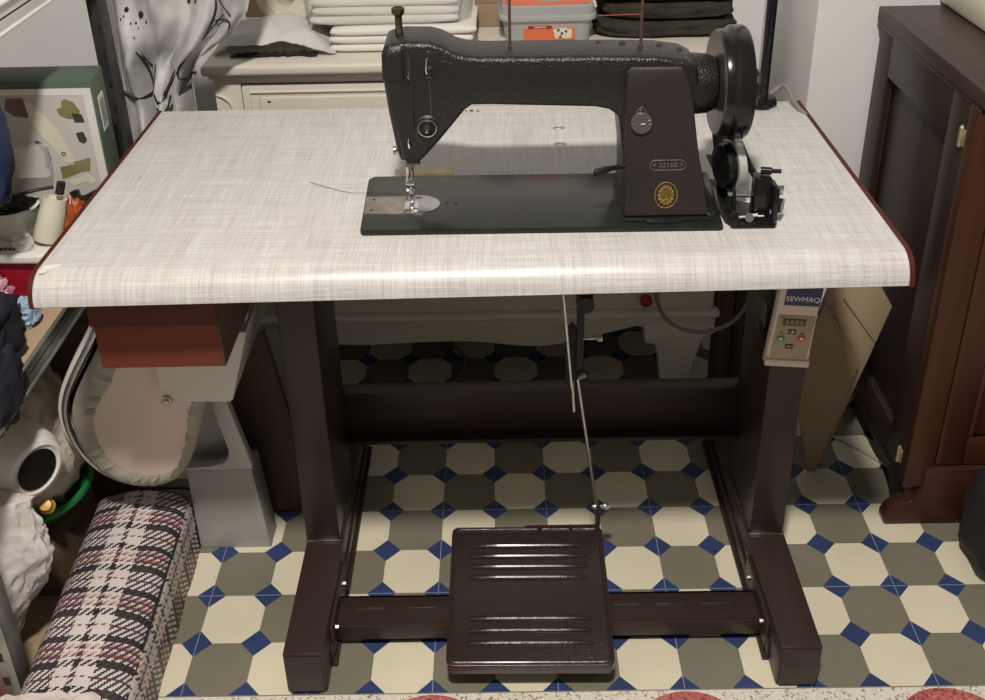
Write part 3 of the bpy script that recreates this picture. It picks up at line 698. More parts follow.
# cardboard and the stool/bag at right
CB = thing('folded_carton', 'flattened brown cardboard box leaning upright between table post and wardrobe', 'cardboard box', (.55, .52, 0))
g = G(); g.prism([(.470, .262), (.516, .386), (.598, .262), (.545, .0), (.528, .0)], 'xz', .492, .499, .001); g.build('front_flap', 'card', CB)
g = G(); g.prism([(.516, .36), (.531, .43), (.612, .44), (.650, .376), (.620, .25), (.560, .0), (.545, .0)], 'xz', .512, .524, .001); g.build('rear_panel', 'card', CB)
g = G(); g.tube([(.519, .499, .385), (.597, .500, .264)], .0045, 8); g.tube([(.555, .508, .40), (.628, .509, .30)], .0012, 6); g.build('fold_edge', 'card', CB)
tag(G().tube([(.575, .60, .05), (.60, .60, .004), (.64, .57, .004), (.70, .49, .004), (.74, .43, .004)], .0035, 8, smooth=2).build('floor_cable', 'cablew'), 'thin pale cable lying on the floor under the wardrobe side', 'cable')
tag(G().blob((.832, .240, .09), (.095, .09, .10), e=.6, amp=.08, freq=2, seed=3, flat=.001).build('black_bag', 'blackr'), 'black soft bag slumped on the floor in front of the wardrobe', 'bag')

# ================================================================== CREAM SIDEBOARD
K = thing('sideboard', 'cream painted wooden sideboard with raised drawer panel and curved apron behind the table', 'sideboard', (-.12, .97, 0))
g = G(); g.box(-.648, .402, .745, 1.215, .771, .7925, .007, seg=3); g.box(-.638, .392, .757, 1.21, .761, .772, .003); g.build('top', 'cabw', K)
g = G(); g.box(-.633, .378, .772, 1.20, .205, .762, .002); body = g.build('body', 'cabw', K)
g = G(); g.box(-.640, .392, .755, 1.20, .196, .212, .006, seg=3); g.box(-.632, .384, .763, 1.20, .178, .198, .003); g.build('base_moulding', 'cabw', K)
for z0, z1 in ((.600, .748), (.30, .575)):
    g = G(); g.box(-.580, .335, .768, .775, z0, z1, .002); g.build('panel_gap', 'blackr', K)
    g = G(); g.box(-.577, .332, .760, .774, z0+.003, z1-.003, .003); g.box(-.545, .300, .757, .765, z0+.022, z1-.022, .006, seg=3); dp = g.build('drawer_front' if z0 > .5 else 'door_front', 'cabw', K)
    g = G(); g.tube([(-.560, .7595, z0+.014), (.315, .7595, z0+.014), (.315, .7595, z1-.014), (-.560, .7595, z1-.014)], .0035, 8, closed=True); g.build('panel_bead', 'cabw', dp)
g = G()
for x, z in ((-.525, .715), ): g.box(x-.003, x+.003, .7555, .758, z-.0015, z+.0015)
g.build('nail_mark', 'old_wood', K)
g = G(); g.tube([(-.630, .7715, .725), (-.618, .7695, .722), (-.606, .7695, .712), (-.600, .7695, .695), (-.600, .7695, .62)], .003, 8, smooth=1); g.build('corner_bead', 'cabw', K)
ap = [(-.632, .182)]+[(.384, .182), (.384, .145), (.335, .140)]
wave = [(.335, .130), (.31, .150), (.255, .135), (.240, .128), (.228, .168), (.215, .172), (.17, .160), (.10, .142), (.05, .128), (0, .122), (-.05, .126), (-.12, .136), (-.2, .140), (-.3, .137), (-.38, .133), (-.46, .137), (-.52, .16), (-.545, .14), (-.60, .13)]
g = G(); g.prism([(-.632, .182), (.384, .182), (.384, .150)]+wave+[(-.632, .130)], 'xz', .768, .786, 0); g.build('apron', 'cabw', K)
for s, xo in ((1, .335), (-1, -.590)):
    for y in (.762, 1.15):
        if s > 0: pts = [(.370, .182), (.230, .182), (.232, .130), (.255, .125), (.262, .105), (.272, .02), (.275, .0), (.330, .0), (.345, .08)]
        else: pts = [(-.625, .182), (-.505, .182), (-.505, .14), (-.53, .11), (-.548, .05), (-.555, .0), (-.598, .0), (-.605, .08)]
        g = G(); g.prism(pts, 'xz', y, y+.035, .004); g.build('leg', 'cabw', K)
g = G(); g.lathe([(0, 0), (.007, 0), (.0135, .006), (.013, .016), (.008, .020), (0, .021)], (.229, .760, .247), (0, -1, 0), 24); g.build('knob', 'redk', K)
tag(G().tube([(.20, .50, .737), (.235, .62, .60), (.24, .70, .40), (.232, .69, .33), (.25, .685, .25), (.30, .68, .215), (.36, .69, .205), (.41, .68, .24), (.43, .66, .32), (.43, .54, .52), (.40, .46, .737)], .0045, 8, smooth=2).build('cable', 'cable', origin=(.3, .69, .2)), 'grey cable looping in front of the sideboard beside the red knob', 'cable')
tag(G().tube([(-.30, .98, .004), (-.24, .98, .004), (-.18, .93, .004), (-.165, .87, .004), (-.18, .82, .004), (-.22, .76, .004)], .0045, 8, smooth=2).build('cable', 'cable'), 'dark grey cable curving on the floor under the sideboard', 'cable')

# things on the sideboard
ZK = .7930
def folded(name, x0, x1, y0, y1, z0, layers, th, m_, label, cat, group=None, seed=0):
    t = thing(name, label, cat, ((x0+x1)/2, (y0+y1)/2, z0), group)
    for k in range(layers):
        z = z0+k*th; dx = random.uniform(-.006, .006)
        rows = []
        n = 12
        def sec(y):
            o = []
            for i in range(28):
                a_ = 2*PI*i/28; cx, cz = math.cos(a_), math.sin(a_)
                px = math.copysign(abs(cx)**.35, cx)*(x1-x0)/2; pz = math.copysign(abs(cz)**.7, cz)*th/2*.98
                p = Vector(((x0+x1)/2+dx+px, y, z+th/2+pz))
                w = noise.noise(Vector((p.x*9, p.y*9, k+seed)))*.0035
                o.append((p.x+w, p.y, max(z0, p.z+w*.5)))
            return o
        ys = [y0+(y1-y0)*q/n for q in range(n+1)]
        rings = [sec(y) for y in ys]
        c0 = [(p[0]*.9+(x0+x1)/2*.1, y0-.006, (p[2]-(z+th/2))*.55+z+th/2) for p in rings[0]]
        g = G(); g.loft([c0]+rings); g.build('folded_layer', m_, t, ang=60)
    return t
f1 = folded('folded_fabric', -.405, -.120, .815, 1.05, ZK, 3, .0165, 'cloth_w', 'neat pile of folded white fabric lying directly on the sideboard, left of the machine head', 'fabric', seed=1)
f2 = folded('folded_fabric', -.440, -.150, .835, 1.05, ZK+.050, 4, .018, 'cloth_w', 'plastic-wrapped white folded fabric stacked on top of the lower white pile', 'fabric', seed=5)
g = G(); g.blob((-.295, .940, ZK+.090), (.165, .120, .046), e=.35, amp=.05, freq=4, seed=4, flat=ZK+.049); g.build('plastic_wrap', 'clearp', f2)
R_ = thing('fabric_roll', 'cream fabric roll seen end-on behind the sheer cloth on the sideboard', 'fabric roll', (-.50, 1.0, ZK))
g = G(); cR = Vector((-.505, .925, ZK+.060+.028))
def spiral(r0, r1, n, turns): return [(cR.x+(r0+(r1-r0)*k/n)*math.cos(2*PI*turns*k/n), .914, cR.z+(r0+(r1-r0)*k/n)*math.sin(2*PI*turns*k/n)) for k in range(n+1)]
g.lathe([(.020, 0), (.058, 0), (.060, .004), (.060, .22), (.020, .22), (.020, 0)], (cR.x, .914, cR.z), (0, 1, 0), 40); g.build('roll', 'wax', R_)
g = G(); g.tube(spiral(.030, .057, 90, 2), .0010, 6); g.build('roll_spiral', 'cloth_w', R_)
def shf(u, v):
    x = -.635+.24*u; y = .80+.21*v
    z = ZK+.004+.052*math.sin(PI*min(1, u*1.05))**.7*math.sin(PI*min(1, .15+v*.9))+.008*noise.noise(Vector((u*6, v*5, 2)))+.004*abs(noise.noise(Vector((u*22, v*4, 7))))
    return (x+.01*noise.noise(Vector((u*4, v*4, 9))), y+.02*noise.noise(Vector((u*4, 3, 9))), max(ZK+.002, z))
tag(G().sheet(shf, 40, 26, .002).build('sheer_cloth', 'sheer'), 'crumpled sheer white cloth lying on the left of the sideboard top', 'cloth')
def shd(u, v):
    return (-.60+.17*u, .792+.022*v+.006*noise.noise(Vector((u*7, v, 1))), ZK+.002+.004*abs(noise.noise(Vector((u*9, v*3, 4))))*3)
tag(G().sheet(shd, 30, 4, .0015).build('dark_ribbon', 'blackr'), 'black ribbon edge crumpled under the sheer cloth on the sideboard', 'ribbon')
cb = thing('carton', 'brown cardboard carton behind the folded fabric on the sideboard', 'box', (-.10, 1.03, ZK))
g = G(); g.box(-.125, -.055, .965, 1.10, ZK, ZK+.048, .002); g.box(-.122, -.060, .970, 1.10, ZK+.048, ZK+.066, .002); g.build('box_body', 'card', cb)
tag(G().box(-.118, -.05, .975, 1.08, ZK+.0665, ZK+.115, .003).build('blue_packet', 'bluelab'), 'navy blue packet on the small brown carton behind the plastic tub', 'packet')
cb2 = tag(G().box(-.63, -.50, 1.07, 1.20, ZK, ZK+.14, .003).build('carton', 'card_dark'), 'brown cardboard carton behind the fabric roll at the sideboard left', 'box')
# plastic tub with orange lid label
TB = thing('food_tub', 'clear plastic food tub with grey lid and orange label on the sideboard', 'tub', (.022, .91, ZK))
def rr3(w, d, r, z, cx=.022, cy=.910): return [(cx+x, cy+y, z) for x, y in rrect(w, d, r, 5)]
g = G(); g.loft([rr3(.080, .052, .018, ZK), rr3(.084, .056, .02, ZK+.003), rr3(.090, .062, .022, ZK+.048), rr3(.093, .065, .022, ZK+.049)]); g.build('tub_body', 'tub', TB)
g = G(); g.loft([rr3(.097, .069, .024, ZK+.047), rr3(.098, .070, .024, ZK+.051), rr3(.097, .069, .024, ZK+.056), rr3(.093, .066, .022, ZK+.058), rr3(.091, .064, .022, ZK+.074), rr3(.088, .061, .02, ZK+.077)]); lid = g.build('lid', 'tub', TB)
g = G(); g.loft([rr3(.086, .059, .02, ZK+.0765), rr3(.086, .059, .02, ZK+.0782)]); g.build('lid_label', 'orange', lid)
g = G(); g.lathe([(0, 0), (.034, 0), (.033, .0012), (0, .0012)], (.03, .905, ZK+.0782), (0, 0, 1), 32); g.build('lid_window', 'tub', lid)
g = G(); g.box(-.026, .076, .8505, .8535, ZK+.006, ZK+.040, 0); lb = g.build('front_label', 'orange', TB)
g = G(); g.box(-.017, .030, .8497, .851, ZK+.029, ZK+.036, 0); g.build('label_band', 'redk', lb)
text('label_lettering', 'anamaría', .0068, (.0065, .8494, ZK+.0325), PI/2, lb, 'white')
g = G(); g.blob((.052, .851, ZK+.019), (.018, .0012, .010), amp=.3, nu=20, nv=10); g.build('label_picture', 'wax', lb)
g = G()
for x, z in ((.043, .026), (.050, .019), (.058, .023), (.047, .012)): g.box(x-.0025, x+.0025, .8490, .8500, ZK+z-.0025, ZK+z+.0025, .0005)
g.build('label_fleck', 'old_wood', lb)
# dark fleece blankets
for k, (z, hz, sd, lb_) in enumerate(((ZK+.018, .0185, 3, 'dark olive fleece blanket folded flat on the sideboard, lowest of its stack'),
                                   (ZK+.055, .0185, 8, 'dark olive fleece blanket in the middle of the folded stack'), (ZK+.093, .020, 12, 'dark olive fleece blanket on top of the folded stack'))):
    g = G(); g.blob((.262+(.004 if k == 1 else 0), .945, z), (.142-.007*(k == 1), .085, hz*1.04), e=.5, amp=.07, freq=2.2, seed=sd, nu=90, nv=40, flat=ZK+.0005)
    tag(g.build('fleece_blanket', 'fleece', ang=80), lb_, 'blanket', 'folded fleece blankets')

# old wood panels behind, under right of the table
for k, (x, w) in enumerate(((.405, .040), (.450, .045), (.498, .045))):
    g = G(); g.box(x-.02, x-.02+w, .775+.008*k, .80+.008*k, 0.001, .42+.03*k, .003); g.box(x-.012, x+.008, .770+.008*k, .776+.008*k, .01, .41+.03*k, .002)
    tag(g.build('wooden_slat', 'old_wood'), ['moulded brown wooden slat standing beside the sideboard leg, leftmost of three', 'moulded brown wooden slat, middle of the three by the sideboard', 'moulded brown wooden slat, rightmost of the three by the sideboard'][k], 'slat', 'wooden slats behind the table')

# ================================================================== IRONING PRESS (grey stand, pleated board)
I = thing('ironing_press', 'grey metal ironing press stand with pink oval board in pleated cover, under the table', 'ironing press', (-.6, .35, 0))
g = G(); g.prism([(-.648, 0), (-.516, 0), (-.530, .186), (-.648, .186)], 'xz', .312, .368, .003); g.build('stand_base', 'greym', I)
g = G(); g.prism([(-.585, .36), (-.560, .36), (-.528, .20), (-.528, .186), (-.648, .186), (-.648, .192), (-.60, .195), (-.578, .202), (-.568, .214), (-.566, .23), (-.574, .28)], 'xz', .312, .33, .002); g.build('stand_arm', 'greym2', I)
g = G(); g.box(-.645, -.575, .358, .368, .186, .35, .002); g.build('stand_back', 'greym', I)
g = G(); g.prism([(-.617, .56), (-.612, .432), (-.508, .430), (-.503, .434), (-.466, .56)], 'xz', .190, .196, .002); g.build('housing_front', 'greym2', I)
g = G(); g.prism([(-.509, .432), (-.505, .430), (-.4675, .56), (-.4725, .56)], 'xz', .194, .45, .001); g.build('housing', 'greym', I)
g = G(); g.lathe([(0, 0), (.0085, 0), (.0085, .003), (.004, .004), (.004, .007), (0, .007)], (-.606, .190, .436), (0, -1, 0), 18); g.build('housing_bolt', 'oldsteel', I)
egg = [(-.680, .575), (-.715, .510), (-.745, .462), (-.775, .41), (-.788, .365), (-.784, .315), (-.768, .272), (-.738, .240), (-.70, .226), (-.660, .227), (-.632, .240), (-.608, .270), (-.588, .315), (-.570, .365), (-.549, .430), (-.530, .50), (-.515, .575)]
ec = Vector((-.655, .41))
def egg_r(sc, y, dx=0, dz=0, n=110, pleat=0):
    # smooth closed resample
    P_ = [Vector(p) for p in egg]
    for _ in range(2):
        o = []
        for i in range(len(P_)):
            A, B = P_[i], P_[(i+1) % len(P_)]
            o += [A*.75+B*.25, A*.25+B*.75]
        P_ = o
    L_ = [0]
    for i in range(len(P_)): L_.append(L_[-1]+(P_[(i+1) % len(P_)]-P_[i]).length)
    out = []; j = 0
    for k in range(n):
        t = L_[-1]*k/n
        while L_[j+1] < t: j += 1
        f = (t-L_[j])/(L_[j+1]-L_[j]); q = P_[j].lerp(P_[(j+1) % len(P_)], f)
        d = q-ec; d = d*(1-sc/d.length)
        w = pleat*(math.sin(k*2.9)+.6*math.sin(k*1.7))
        out.append((ec.x+d.x+dx, y+w, ec.y+d.y+dz))
    return out
g = G(); g.loft([egg_r(.006, .250), egg_r(0, .244), egg_r(0, .232), egg_r(.006, .223, pleat=.0006, n=110), egg_r(.018, .217, pleat=.002), egg_r(.030, .216, dx=.008, pleat=.0035), egg_r(.037, .221, dx=.012, pleat=.001)], ang if False else 0)
bd = g.build('board_cover', 'cover', I, ang=60)
g = G(); g.loft([egg_r(.032, .226, dx=.012), egg_r(.032, .2185, dx=.012), egg_r(.035, .2175, dx=.012)]); g.build('board_panel', 'pink', I)
g = G(); g.tube(egg_r(-.004, .246, dx=-.012, n=80), .006, 10, closed=True); g.build('steel_rim', 'steel', I)
g = G(); g.loft([egg_r(-.006, .252, dx=-.024), egg_r(-.007, .268, dx=-.026), egg_r(.006, .270, dx=-.024), egg_r(.010, .252, dx=-.02)]); g.build('rim_shell', 'rim', I)

# brown board leaning behind the press
tag(G().prism([(-.600, .36), (-.500, .42), (-.440, .002), (-.56, .002)], 'xz', .40, .415, .002).build('dark_board', 'old_wood'), 'dark brown wooden board leaning behind the grey ironing press stand', 'board')
tag(G().blob((-.475, .60, .10), (.022, .02, .035), e=.8, amp=.3, freq=3, seed=5).build('paper_scrap', 'cloth_w'), 'crumpled pale paper scrap caught behind the left table post', 'paper') if False else None

# ================================================================== PLAID BAG
PB = thing('laundry_bag', 'woven plaid laundry bag in black, white and maroon lying on floor at lower left', 'bag', (-.72, .1, 0))
g = G(); b = bmesh.new(); uvl = b.loops.layers.uv.new('UVMap')
n, m_ = 64, 60
cols = []
for j in range(m_+1):
    v = j/m_; y = -.15+.52*v
    endf = min(1, (1-v)/.12)**.5 if v > .88 else 1
    endf2 = 1 if v > .06 else .9+.1*v/.06
    xl, xr = -.796-.026*v, -.630-.020*v
    zt = .128*endf*endf2+.004
    row = []; arc = 0; prev = None
    for i in range(n+1):
        # profile goes: right bottom, up right side, across top, down left side
        t = i/n; w = xr-xl; hh = zt; Lp = 2*hh+w; s_ = t*Lp
        if s_ < hh: x, z = xr, s_
        elif s_ < hh+w: x, z = xr-(s_-hh), hh
        else: x, z = xl, hh-(s_-hh-w)
        cxx = (xl+xr)/2; r = .03
        # round the upper corners
        for sx_ in (-1, 1):
            ex = x*sx_-((cxx*sx_)+(w/2-r))
            ez = z-(hh-r)
            if ex > 0 and ez > 0:
                d = math.hypot(ex, ez)
                if d > r: x = (cxx*sx_+(w/2-r)+ex*r/d)*sx_; z = hh-r+ez*r/d
        bulge = .014*math.sin(PI*(x-xl)/w)*(z/max(hh, .01))
        wv = .006*noise.noise(Vector((x*14, y*11, z*10)))+.003*noise.noise(Vector((x*35, y*30, 4)))
        P3 = Vector((x+wv*.6, y, max(0.001, z+bulge+wv*(z > .02))))
        row.append((P3, s_))
    cols.append(row)
VV = [[b.verts.new(p) for p, s_ in row] for row in cols]
for j in range(m_):
    for i in range(n):
        f = b.faces.new([VV[j][i], VV[j][i+1], VV[j+1][i+1], VV[j+1][i]])
        uu = [(cols[j][i][1], j), (cols[j][i+1][1], j), (cols[j+1][i+1][1], j+1), (cols[j+1][i][1], j+1)]
        for l, (s_, jj) in zip(f.loops, uu): l[uvl].uv = (s_, jj/m_*.50)
b.faces.new([VV[0][i] for i in range(n, -1, -1)]); b.faces.new([VV[m_][i] for i in range(n+1)])
b.faces.new([VV[0][0], VV[m_][0], VV[m_][n], VV[0][n]]) if False else None
for f in b.faces:
    if len(f.verts) > 4:
        for l in f.loops: l[uvl].uv = (l.vert.co.x, l.vert.co.z)
bmesh.ops.recalc_face_normals(b, faces=b.faces)
bmesh.ops.translate(b, verts=b.verts, vec=-PB.location)
me = bpy.data.meshes.new('bag_body'); b.to_mesh(me); b.free(); me.materials.append(M['plaid'])
for p in me.polygons: p.use_smooth = True
o = bpy.data.objects.new('bag_body', me); COL.objects.link(o); o.parent = PB
g = G(); g.tube([(VV_[0], VV_[1], VV_[2]) for VV_ in [(-.646, .36, .01), (-.646, .355, .08), (-.650, .345, .118), (-.72, .335, .125), (-.80, .34, .12)]], .0025, 8, smooth=2)
g.tube([(-.634, -.14, .115), (-.640, .05, .119), (-.646, .2, .120), (-.652, .30, .112)], .002, 8, smooth=1); g.build('piping', 'ink', PB)
g = G(); g.sheet(lambda u, v: (-.812+.15*u, -.108-.016*v+.012*noise.noise(Vector((u*6, v, 3))), .142+.010*math.sin(PI*u)-.004*v+.006*noise.noise(Vector((u*9, v*2, 8)))), 30, 4, .002); g.build('opening_hem', 'plaidtrim', PB)

# ================================================================== LEFT SHELVING AND ITS LOAD
H = thing('shelving_unit', 'slotted metal shelving unit with boards along the left wall', 'shelves', (-.95, .28, 0))
for x, y, m_, s in ((-.812, -.052, 'shelfm', 1), (-.752, .62, 'darkangle', 1), (-1.2, -.052, 'shelfm', -1), (-1.2, .62, 'shelfm', -1)):
    g = G(); g.box(min(x, x-s*.035), max(x, x-s*.035), y-.001, y+.002, 0, 1.9, .0005); g.box(min(x, x-s*.003), max(x, x-s*.003), min(y, y+(-.035 if y > .3 else .035)), max(y, y+(-.035 if y > .3 else .035)), 0, 1.9, .0005)
    if s > 0:
        for k in range(24):
            z = .05+k*.05; g.box(x-.022, x-.012, y-.0018, y-.0008, z, z+.016, mi=1)
    g.build('upright', [m_, 'blackr'], H)
for z in (.520, 1.036):
    g = G(); g.box(-1.2, -.795 if z < .9 else -.765, -.05, .62, z, z+.014, .002); g.build('shelf', 'shelfwood' if z < .9 else 'white_p', H)
    xe = -.792 if z < .9 else -.762
    g = G(); g.box(xe, xe+.003, -.05, .62, z-.022, z+.018, .0005); g.box(xe-.03, xe+.003, -.05, .62, z-.004, z-.0005, .0005); g.cyl((xe+.004, -.05, z+.017), (xe+.004, .62, z+.017), .003, 8); g.cyl((xe+.004, -.05, z-.021), (xe+.004, .62, z-.021), .003, 8)
    g.build('shelf_rail', 'shelfm' if z < .9 else 'white_p', H)
ZS = .5345
# green carton with product photo
BX = thing('appliance_carton', 'green and white carton with kitchen tool photo standing on the left shelf', 'box', (-.87, .47, ZS))
g = G(); g.prism([(-1.05, .420), (-.722, .420), (-.731, .495), (-1.05, .495)], 'xy', ZS, .885, .001); g.build('box_body', 'green_box', BX)
def quad(name, pts, m_, y0, par, th=.0006): g = G(); g.prism(pts, 'xz', y0-th, y0+.0002); return g.build(name, m_, par)
quad('white_border', [(-1.045, ZS+.01), (-.725, ZS+.01), (-.725, .873), (-1.045, .873)], 'white_p', .4198, BX, .0006)
ph_ = quad('front_photo', [(-1.03, ZS+.025), (-.738, ZS+.025), (-.738, .863), (-1.03, .863)], 'photo', .4192, BX, .0006)
quad('printed_tool', [(-.775, .852), (-.768, .856), (-.756, .85), (-.748, .835), (-.752, .822), (-.770, .822), (-.782, .828), (-.785, .838), (-.776, .842)], 'olive', .4186, ph_)
quad('printed_tool', [(-.762, .832), (-.746, .829), (-.744, .816), (-.760, .816)], 'dkgreen', .4180, ph_)
quad('printed_tool', [(-.762, .797), (-.750, .799), (-.746, .784), (-.752, .778), (-.760, .782)], 'dkgreen', .4186, ph_)
quad('printed_tool', [(-.800, .737), (-.776, .742), (-.774, .747), (-.768, .747), (-.750, .753), (-.747, .750), (-.752, .729), (-.765, .728), (-.80, .715)], 'olive', .4186, ph_)
quad('printed_tool', [(-.79, .712), (-.755, .722), (-.745, .708), (-.755, .704), (-.76, .710), (-.785, .702)], 'wax', .4186, ph_)
quad('printed_tool', [(-.850, .85), (-.825, .853), (-.79, .80), (-.772, .745), (-.788, .745), (-.815, .79)], 'brownp' if False else 'wax', .4186, ph_)
quad('printed_tool', [(-.832, .782), (-.828, .786), (-.815, .775), (-.811, .755), (-.817, .735), (-.824, .737), (-.820, .757), (-.824, .770)], 'brownp', .4180, ph_)
quad('printed_tool', [(-.862, .858), (-.835, .858), (-.832, .825), (-.855, .828), (-.868, .84)], 'brownp', .4180, ph_)
text('photo_caption', 'o', .015, (-.789, .4174, .762), PI/2, ph_, 'key')
SR = Matrix.Translation((-.722, .420, 0)) @ Matrix.Rotation(math.radians(6.5), 4, 'Z') @ Matrix.Translation((.722, -.420, 0))
g = G(); g.box(-.7225, -.7212, .440, .470, .79, .85, mtx=SR); g.build('side_sticker', 'white_p', BX)
g = G()
for k in range(4): g.box(-.7213, -.7208, .444+k*.006, .446+k*.006, .797+.004*(k % 2), .842, mtx=SR)
g.build('sticker_bars', 'key', BX)

# red and white grater machine
RM = thing('food_grater', 'red and white electric food grater with pale drum on the left shelf', 'grater', (-.80, .28, ZS))
g = G(); g.loft([[(x, y, z) for x, y in [(cx+px, cy+py) for px, py in rrect(w, d, .014)]] for cx, cy, w, d, z in ((-.870, .352, .045, .032, ZS), (-.868, .350, .050, .036, ZS+.05), (-.862, .350, .056, .040, ZS+.088))]); g.build('motor_base', 'red', RM)
g = G(); g.prism([(-.93, .302), (-.81, .298), (-.795, .31), (-.795, .375), (-.810, .395), (-.93, .395)], 'xy', ZS+.088, ZS+.103, .004, seg=3); g.build('top_cover', 'white_p', RM)
g = G(); g.lathe([(0, 0), (.022, 0), (.0235, .004), (.021, .05), (.0185, .072), (.0165, .072), (.016, .066), (0, .066)], (-.812, .345, ZS+.106), (.28, .30, 1), 32); g.build('drum', 'wax', RM)
g = G(); g.tube([(-.789, .372, ZS+.176), (-.786, .375, ZS+.186), (-.784, .377, ZS+.195)], .007, 10); g.build('drum_opening', 'blackr', RM)
g = G(); g.lathe([(0, 0), (.015, 0), (.016, .003), (.011, .006), (0, .006)], (-.838, .318, ZS+.120), (.2, -1, .5), 28); g.lathe([(0, 0), (.005, 0), (.004, .012), (0, .012)], (-.836, .314, ZS+.122), (.2, -1, .5), 16); g.build('control_knob', 'clearp', RM)
g = G()
for k in range(4): g.box(-.880+k*.007, -.876+k*.007, .318, .326, ZS+.1028, ZS+.105, .0005)
g.build('top_vent', 'key', RM)
# bowl with black straps, clear box, other bits
BO = thing('bowl', 'white bowl holding black straps, standing behind the pale drum of the grater', 'bowl', (-.87, .37, ZS+.1035))
g = G(); g.lathe([(0, 0), (.022, 0), (.026, .003), (.036, .030), (.041, .052), (.044, .053), (.040, .055), (.034, .032), (.022, .006), (0, .005)], (-.872, .372, ZS+.1035), (0, 0, 1), 40); g.build('bowl_shell', 'white_p', BO)
tag(G().blob((-.872, .372, ZS+.152), (.034, .032, .016), e=.8, amp=.3, freq=3, seed=9).tube([(-.90, .36, ZS+.158), (-.87, .355, ZS+.176), (-.83, .37, ZS+.184), (-.805, .39, ZS+.180)], .003, 8, smooth=2).build('black_strap', 'ink'), 'tangle of black straps heaped in the white bowl', 'strap')
tag(G().blob((-.905, .395, ZS+.215), (.04, .02, .03), e=.35, amp=.03, flat=None).build('clear_box', 'tub'), 'small clear plastic box above the bowl against the carton', 'box') if False else None
tag(G().loft([[(cx+px, .405+py, z) for px, py in rrect(.028, .010, .009)] for cx, z in ((-.838, ZS+.195), (-.835, ZS+.215), (-.835, ZS+.242), (-.835, ZS+.246))]).build('soap_box', 'clearp'), 'small clear plastic box leaning on the carton above the bowl', 'box')
tag(G().blob((-.768, .370, ZS+.080), (.018, .024, .080), e=.6, amp=.25, freq=3, seed=2, flat=ZS+.0005).build('snack_bag', 'orangef'), 'shiny orange-red snack bag between the grater and tabletop edge', 'bag')
tag(G().blob((-.900, .288, ZS+.036), (.036, .020, .036), e=.7, amp=.3, freq=4, seed=6, flat=ZS+.0005).build('foil_bag', 'pinkf'), 'crinkled pink foil bag in front of the red grater base', 'bag')
tag(G().blob((-.835, .262, ZS+.022), (.022, .02, .022), e=.7, amp=.2, freq=3, seed=11, flat=ZS+.0005).build('blue_cloth', 'bluef'), 'small light blue cloth tucked below the pink foil bag', 'cloth')
tag(G().blob((-.885, .12, ZS+.055), (.085, .115, .062), e=.7, amp=.18, freq=2.5, seed=14, flat=ZS+.0005).build('navy_jacket', 'navy', ang=70), 'dark navy jacket bundled on the near end of the left shelf', 'clothing')
g = G(); g.blob((-.803, .080, .540), (.024, .065, .055), e=.75, amp=.25, freq=2.5, seed=15)
tag(g.build('navy_sleeve', 'navy', ang=70), 'dark navy sleeve hanging over the rail of the left shelf', 'clothing')
BB = thing('hanging_blue_bag', 'dark blue bag hanging from the upper left shelf in front of the green carton', 'bag', (-.845, .24, .77))
G().blob((-.830, .24, .865), (.044, .035, .105), e=.7, amp=.12, freq=2.5, seed=16).build('bag_body', 'blue', BB, ang=70)
G().tube([(-.842, .24, .955), (-.840, .24, 1.0), (-.80, .24, 1.02), (-.770, .24, 1.056), (-.780, .24, 1.058), (-.81, .24, 1.03), (-.825, .24, .955)], .004, 8, smooth=2).build('strap', 'blue', BB)
# black trousers hanging below
def trf(u, v):
    return (-.785+.095*u, .40+.012*math.sin(u*17)+.006*noise.noise(Vector((u*5, v*3, 1))), .70-.26*v)
tag(G().sheet(trf, 30, 20, .004).build('hanging_black_cloth', 'blackr', ang=70), 'black cloth hanging under the table between shelf rail and drawer', 'cloth')
# white packets on upper shelf
for k, (y0, y1, z, lb_) in enumerate(((.05, .30, 1.0505, 'flat white packet lying on the upper left shelf'), (.32, .56, 1.0505, 'flat silvery packet lying on the upper left shelf nearest the upright'))):
    tag(G().box(-.98, -.775, y0, y1, z, z+.035, .006).build('flat_packet', ['white_p', 'greym2'][k]), lb_, 'packet')

# garment bag hanging on the shelf upright
GB = thing('hanging_garment', 'grey translucent cloth with black trim hanging beside the shelf upright', 'garment', (-.65, .66, .60))
def gf(u, v):
    # u across, v from top down
    xl = -.765-.005*v; tb = [(0, -.48), (.35, -.512), (.45, -.525), (.53, -.560), (.60, -.612), (.70, -.640), (.85, -.645), (1, -.66)]
    for (a0, b0), (a1, b1) in zip(tb, tb[1:]):
        if a0 <= v <= a1: xr = b0+(b1-b0)*(v-a0)/(a1-a0)
    x = xl+(xr-xl)*u
    z = 1.16-.53*v-.03*math.sin(PI*u)*v
    sw = math.sin(22*(v-.45*abs(u-.45)**1.2)+2*u)
    y = .668+.016*math.sin(u*11+v*5)+.012*math.sin(u*23-v*9)*(.4+v)+.014*noise.noise(Vector((u*6, v*7, 2)))+.010*sw*math.sin(PI*u)*min(1, v*1.6)+.007*noise.noise(Vector((u*18, v*9, 5)))
    return (x, y, z)
g = G(); g.sheet(gf, 70, 80, .003); gb = g.build('cloth', 'garment', GB, ang=80)
def onb(u, v, d=.003):
    p = gf(u, v); return (p[0], p[1]-d-.003, p[2])
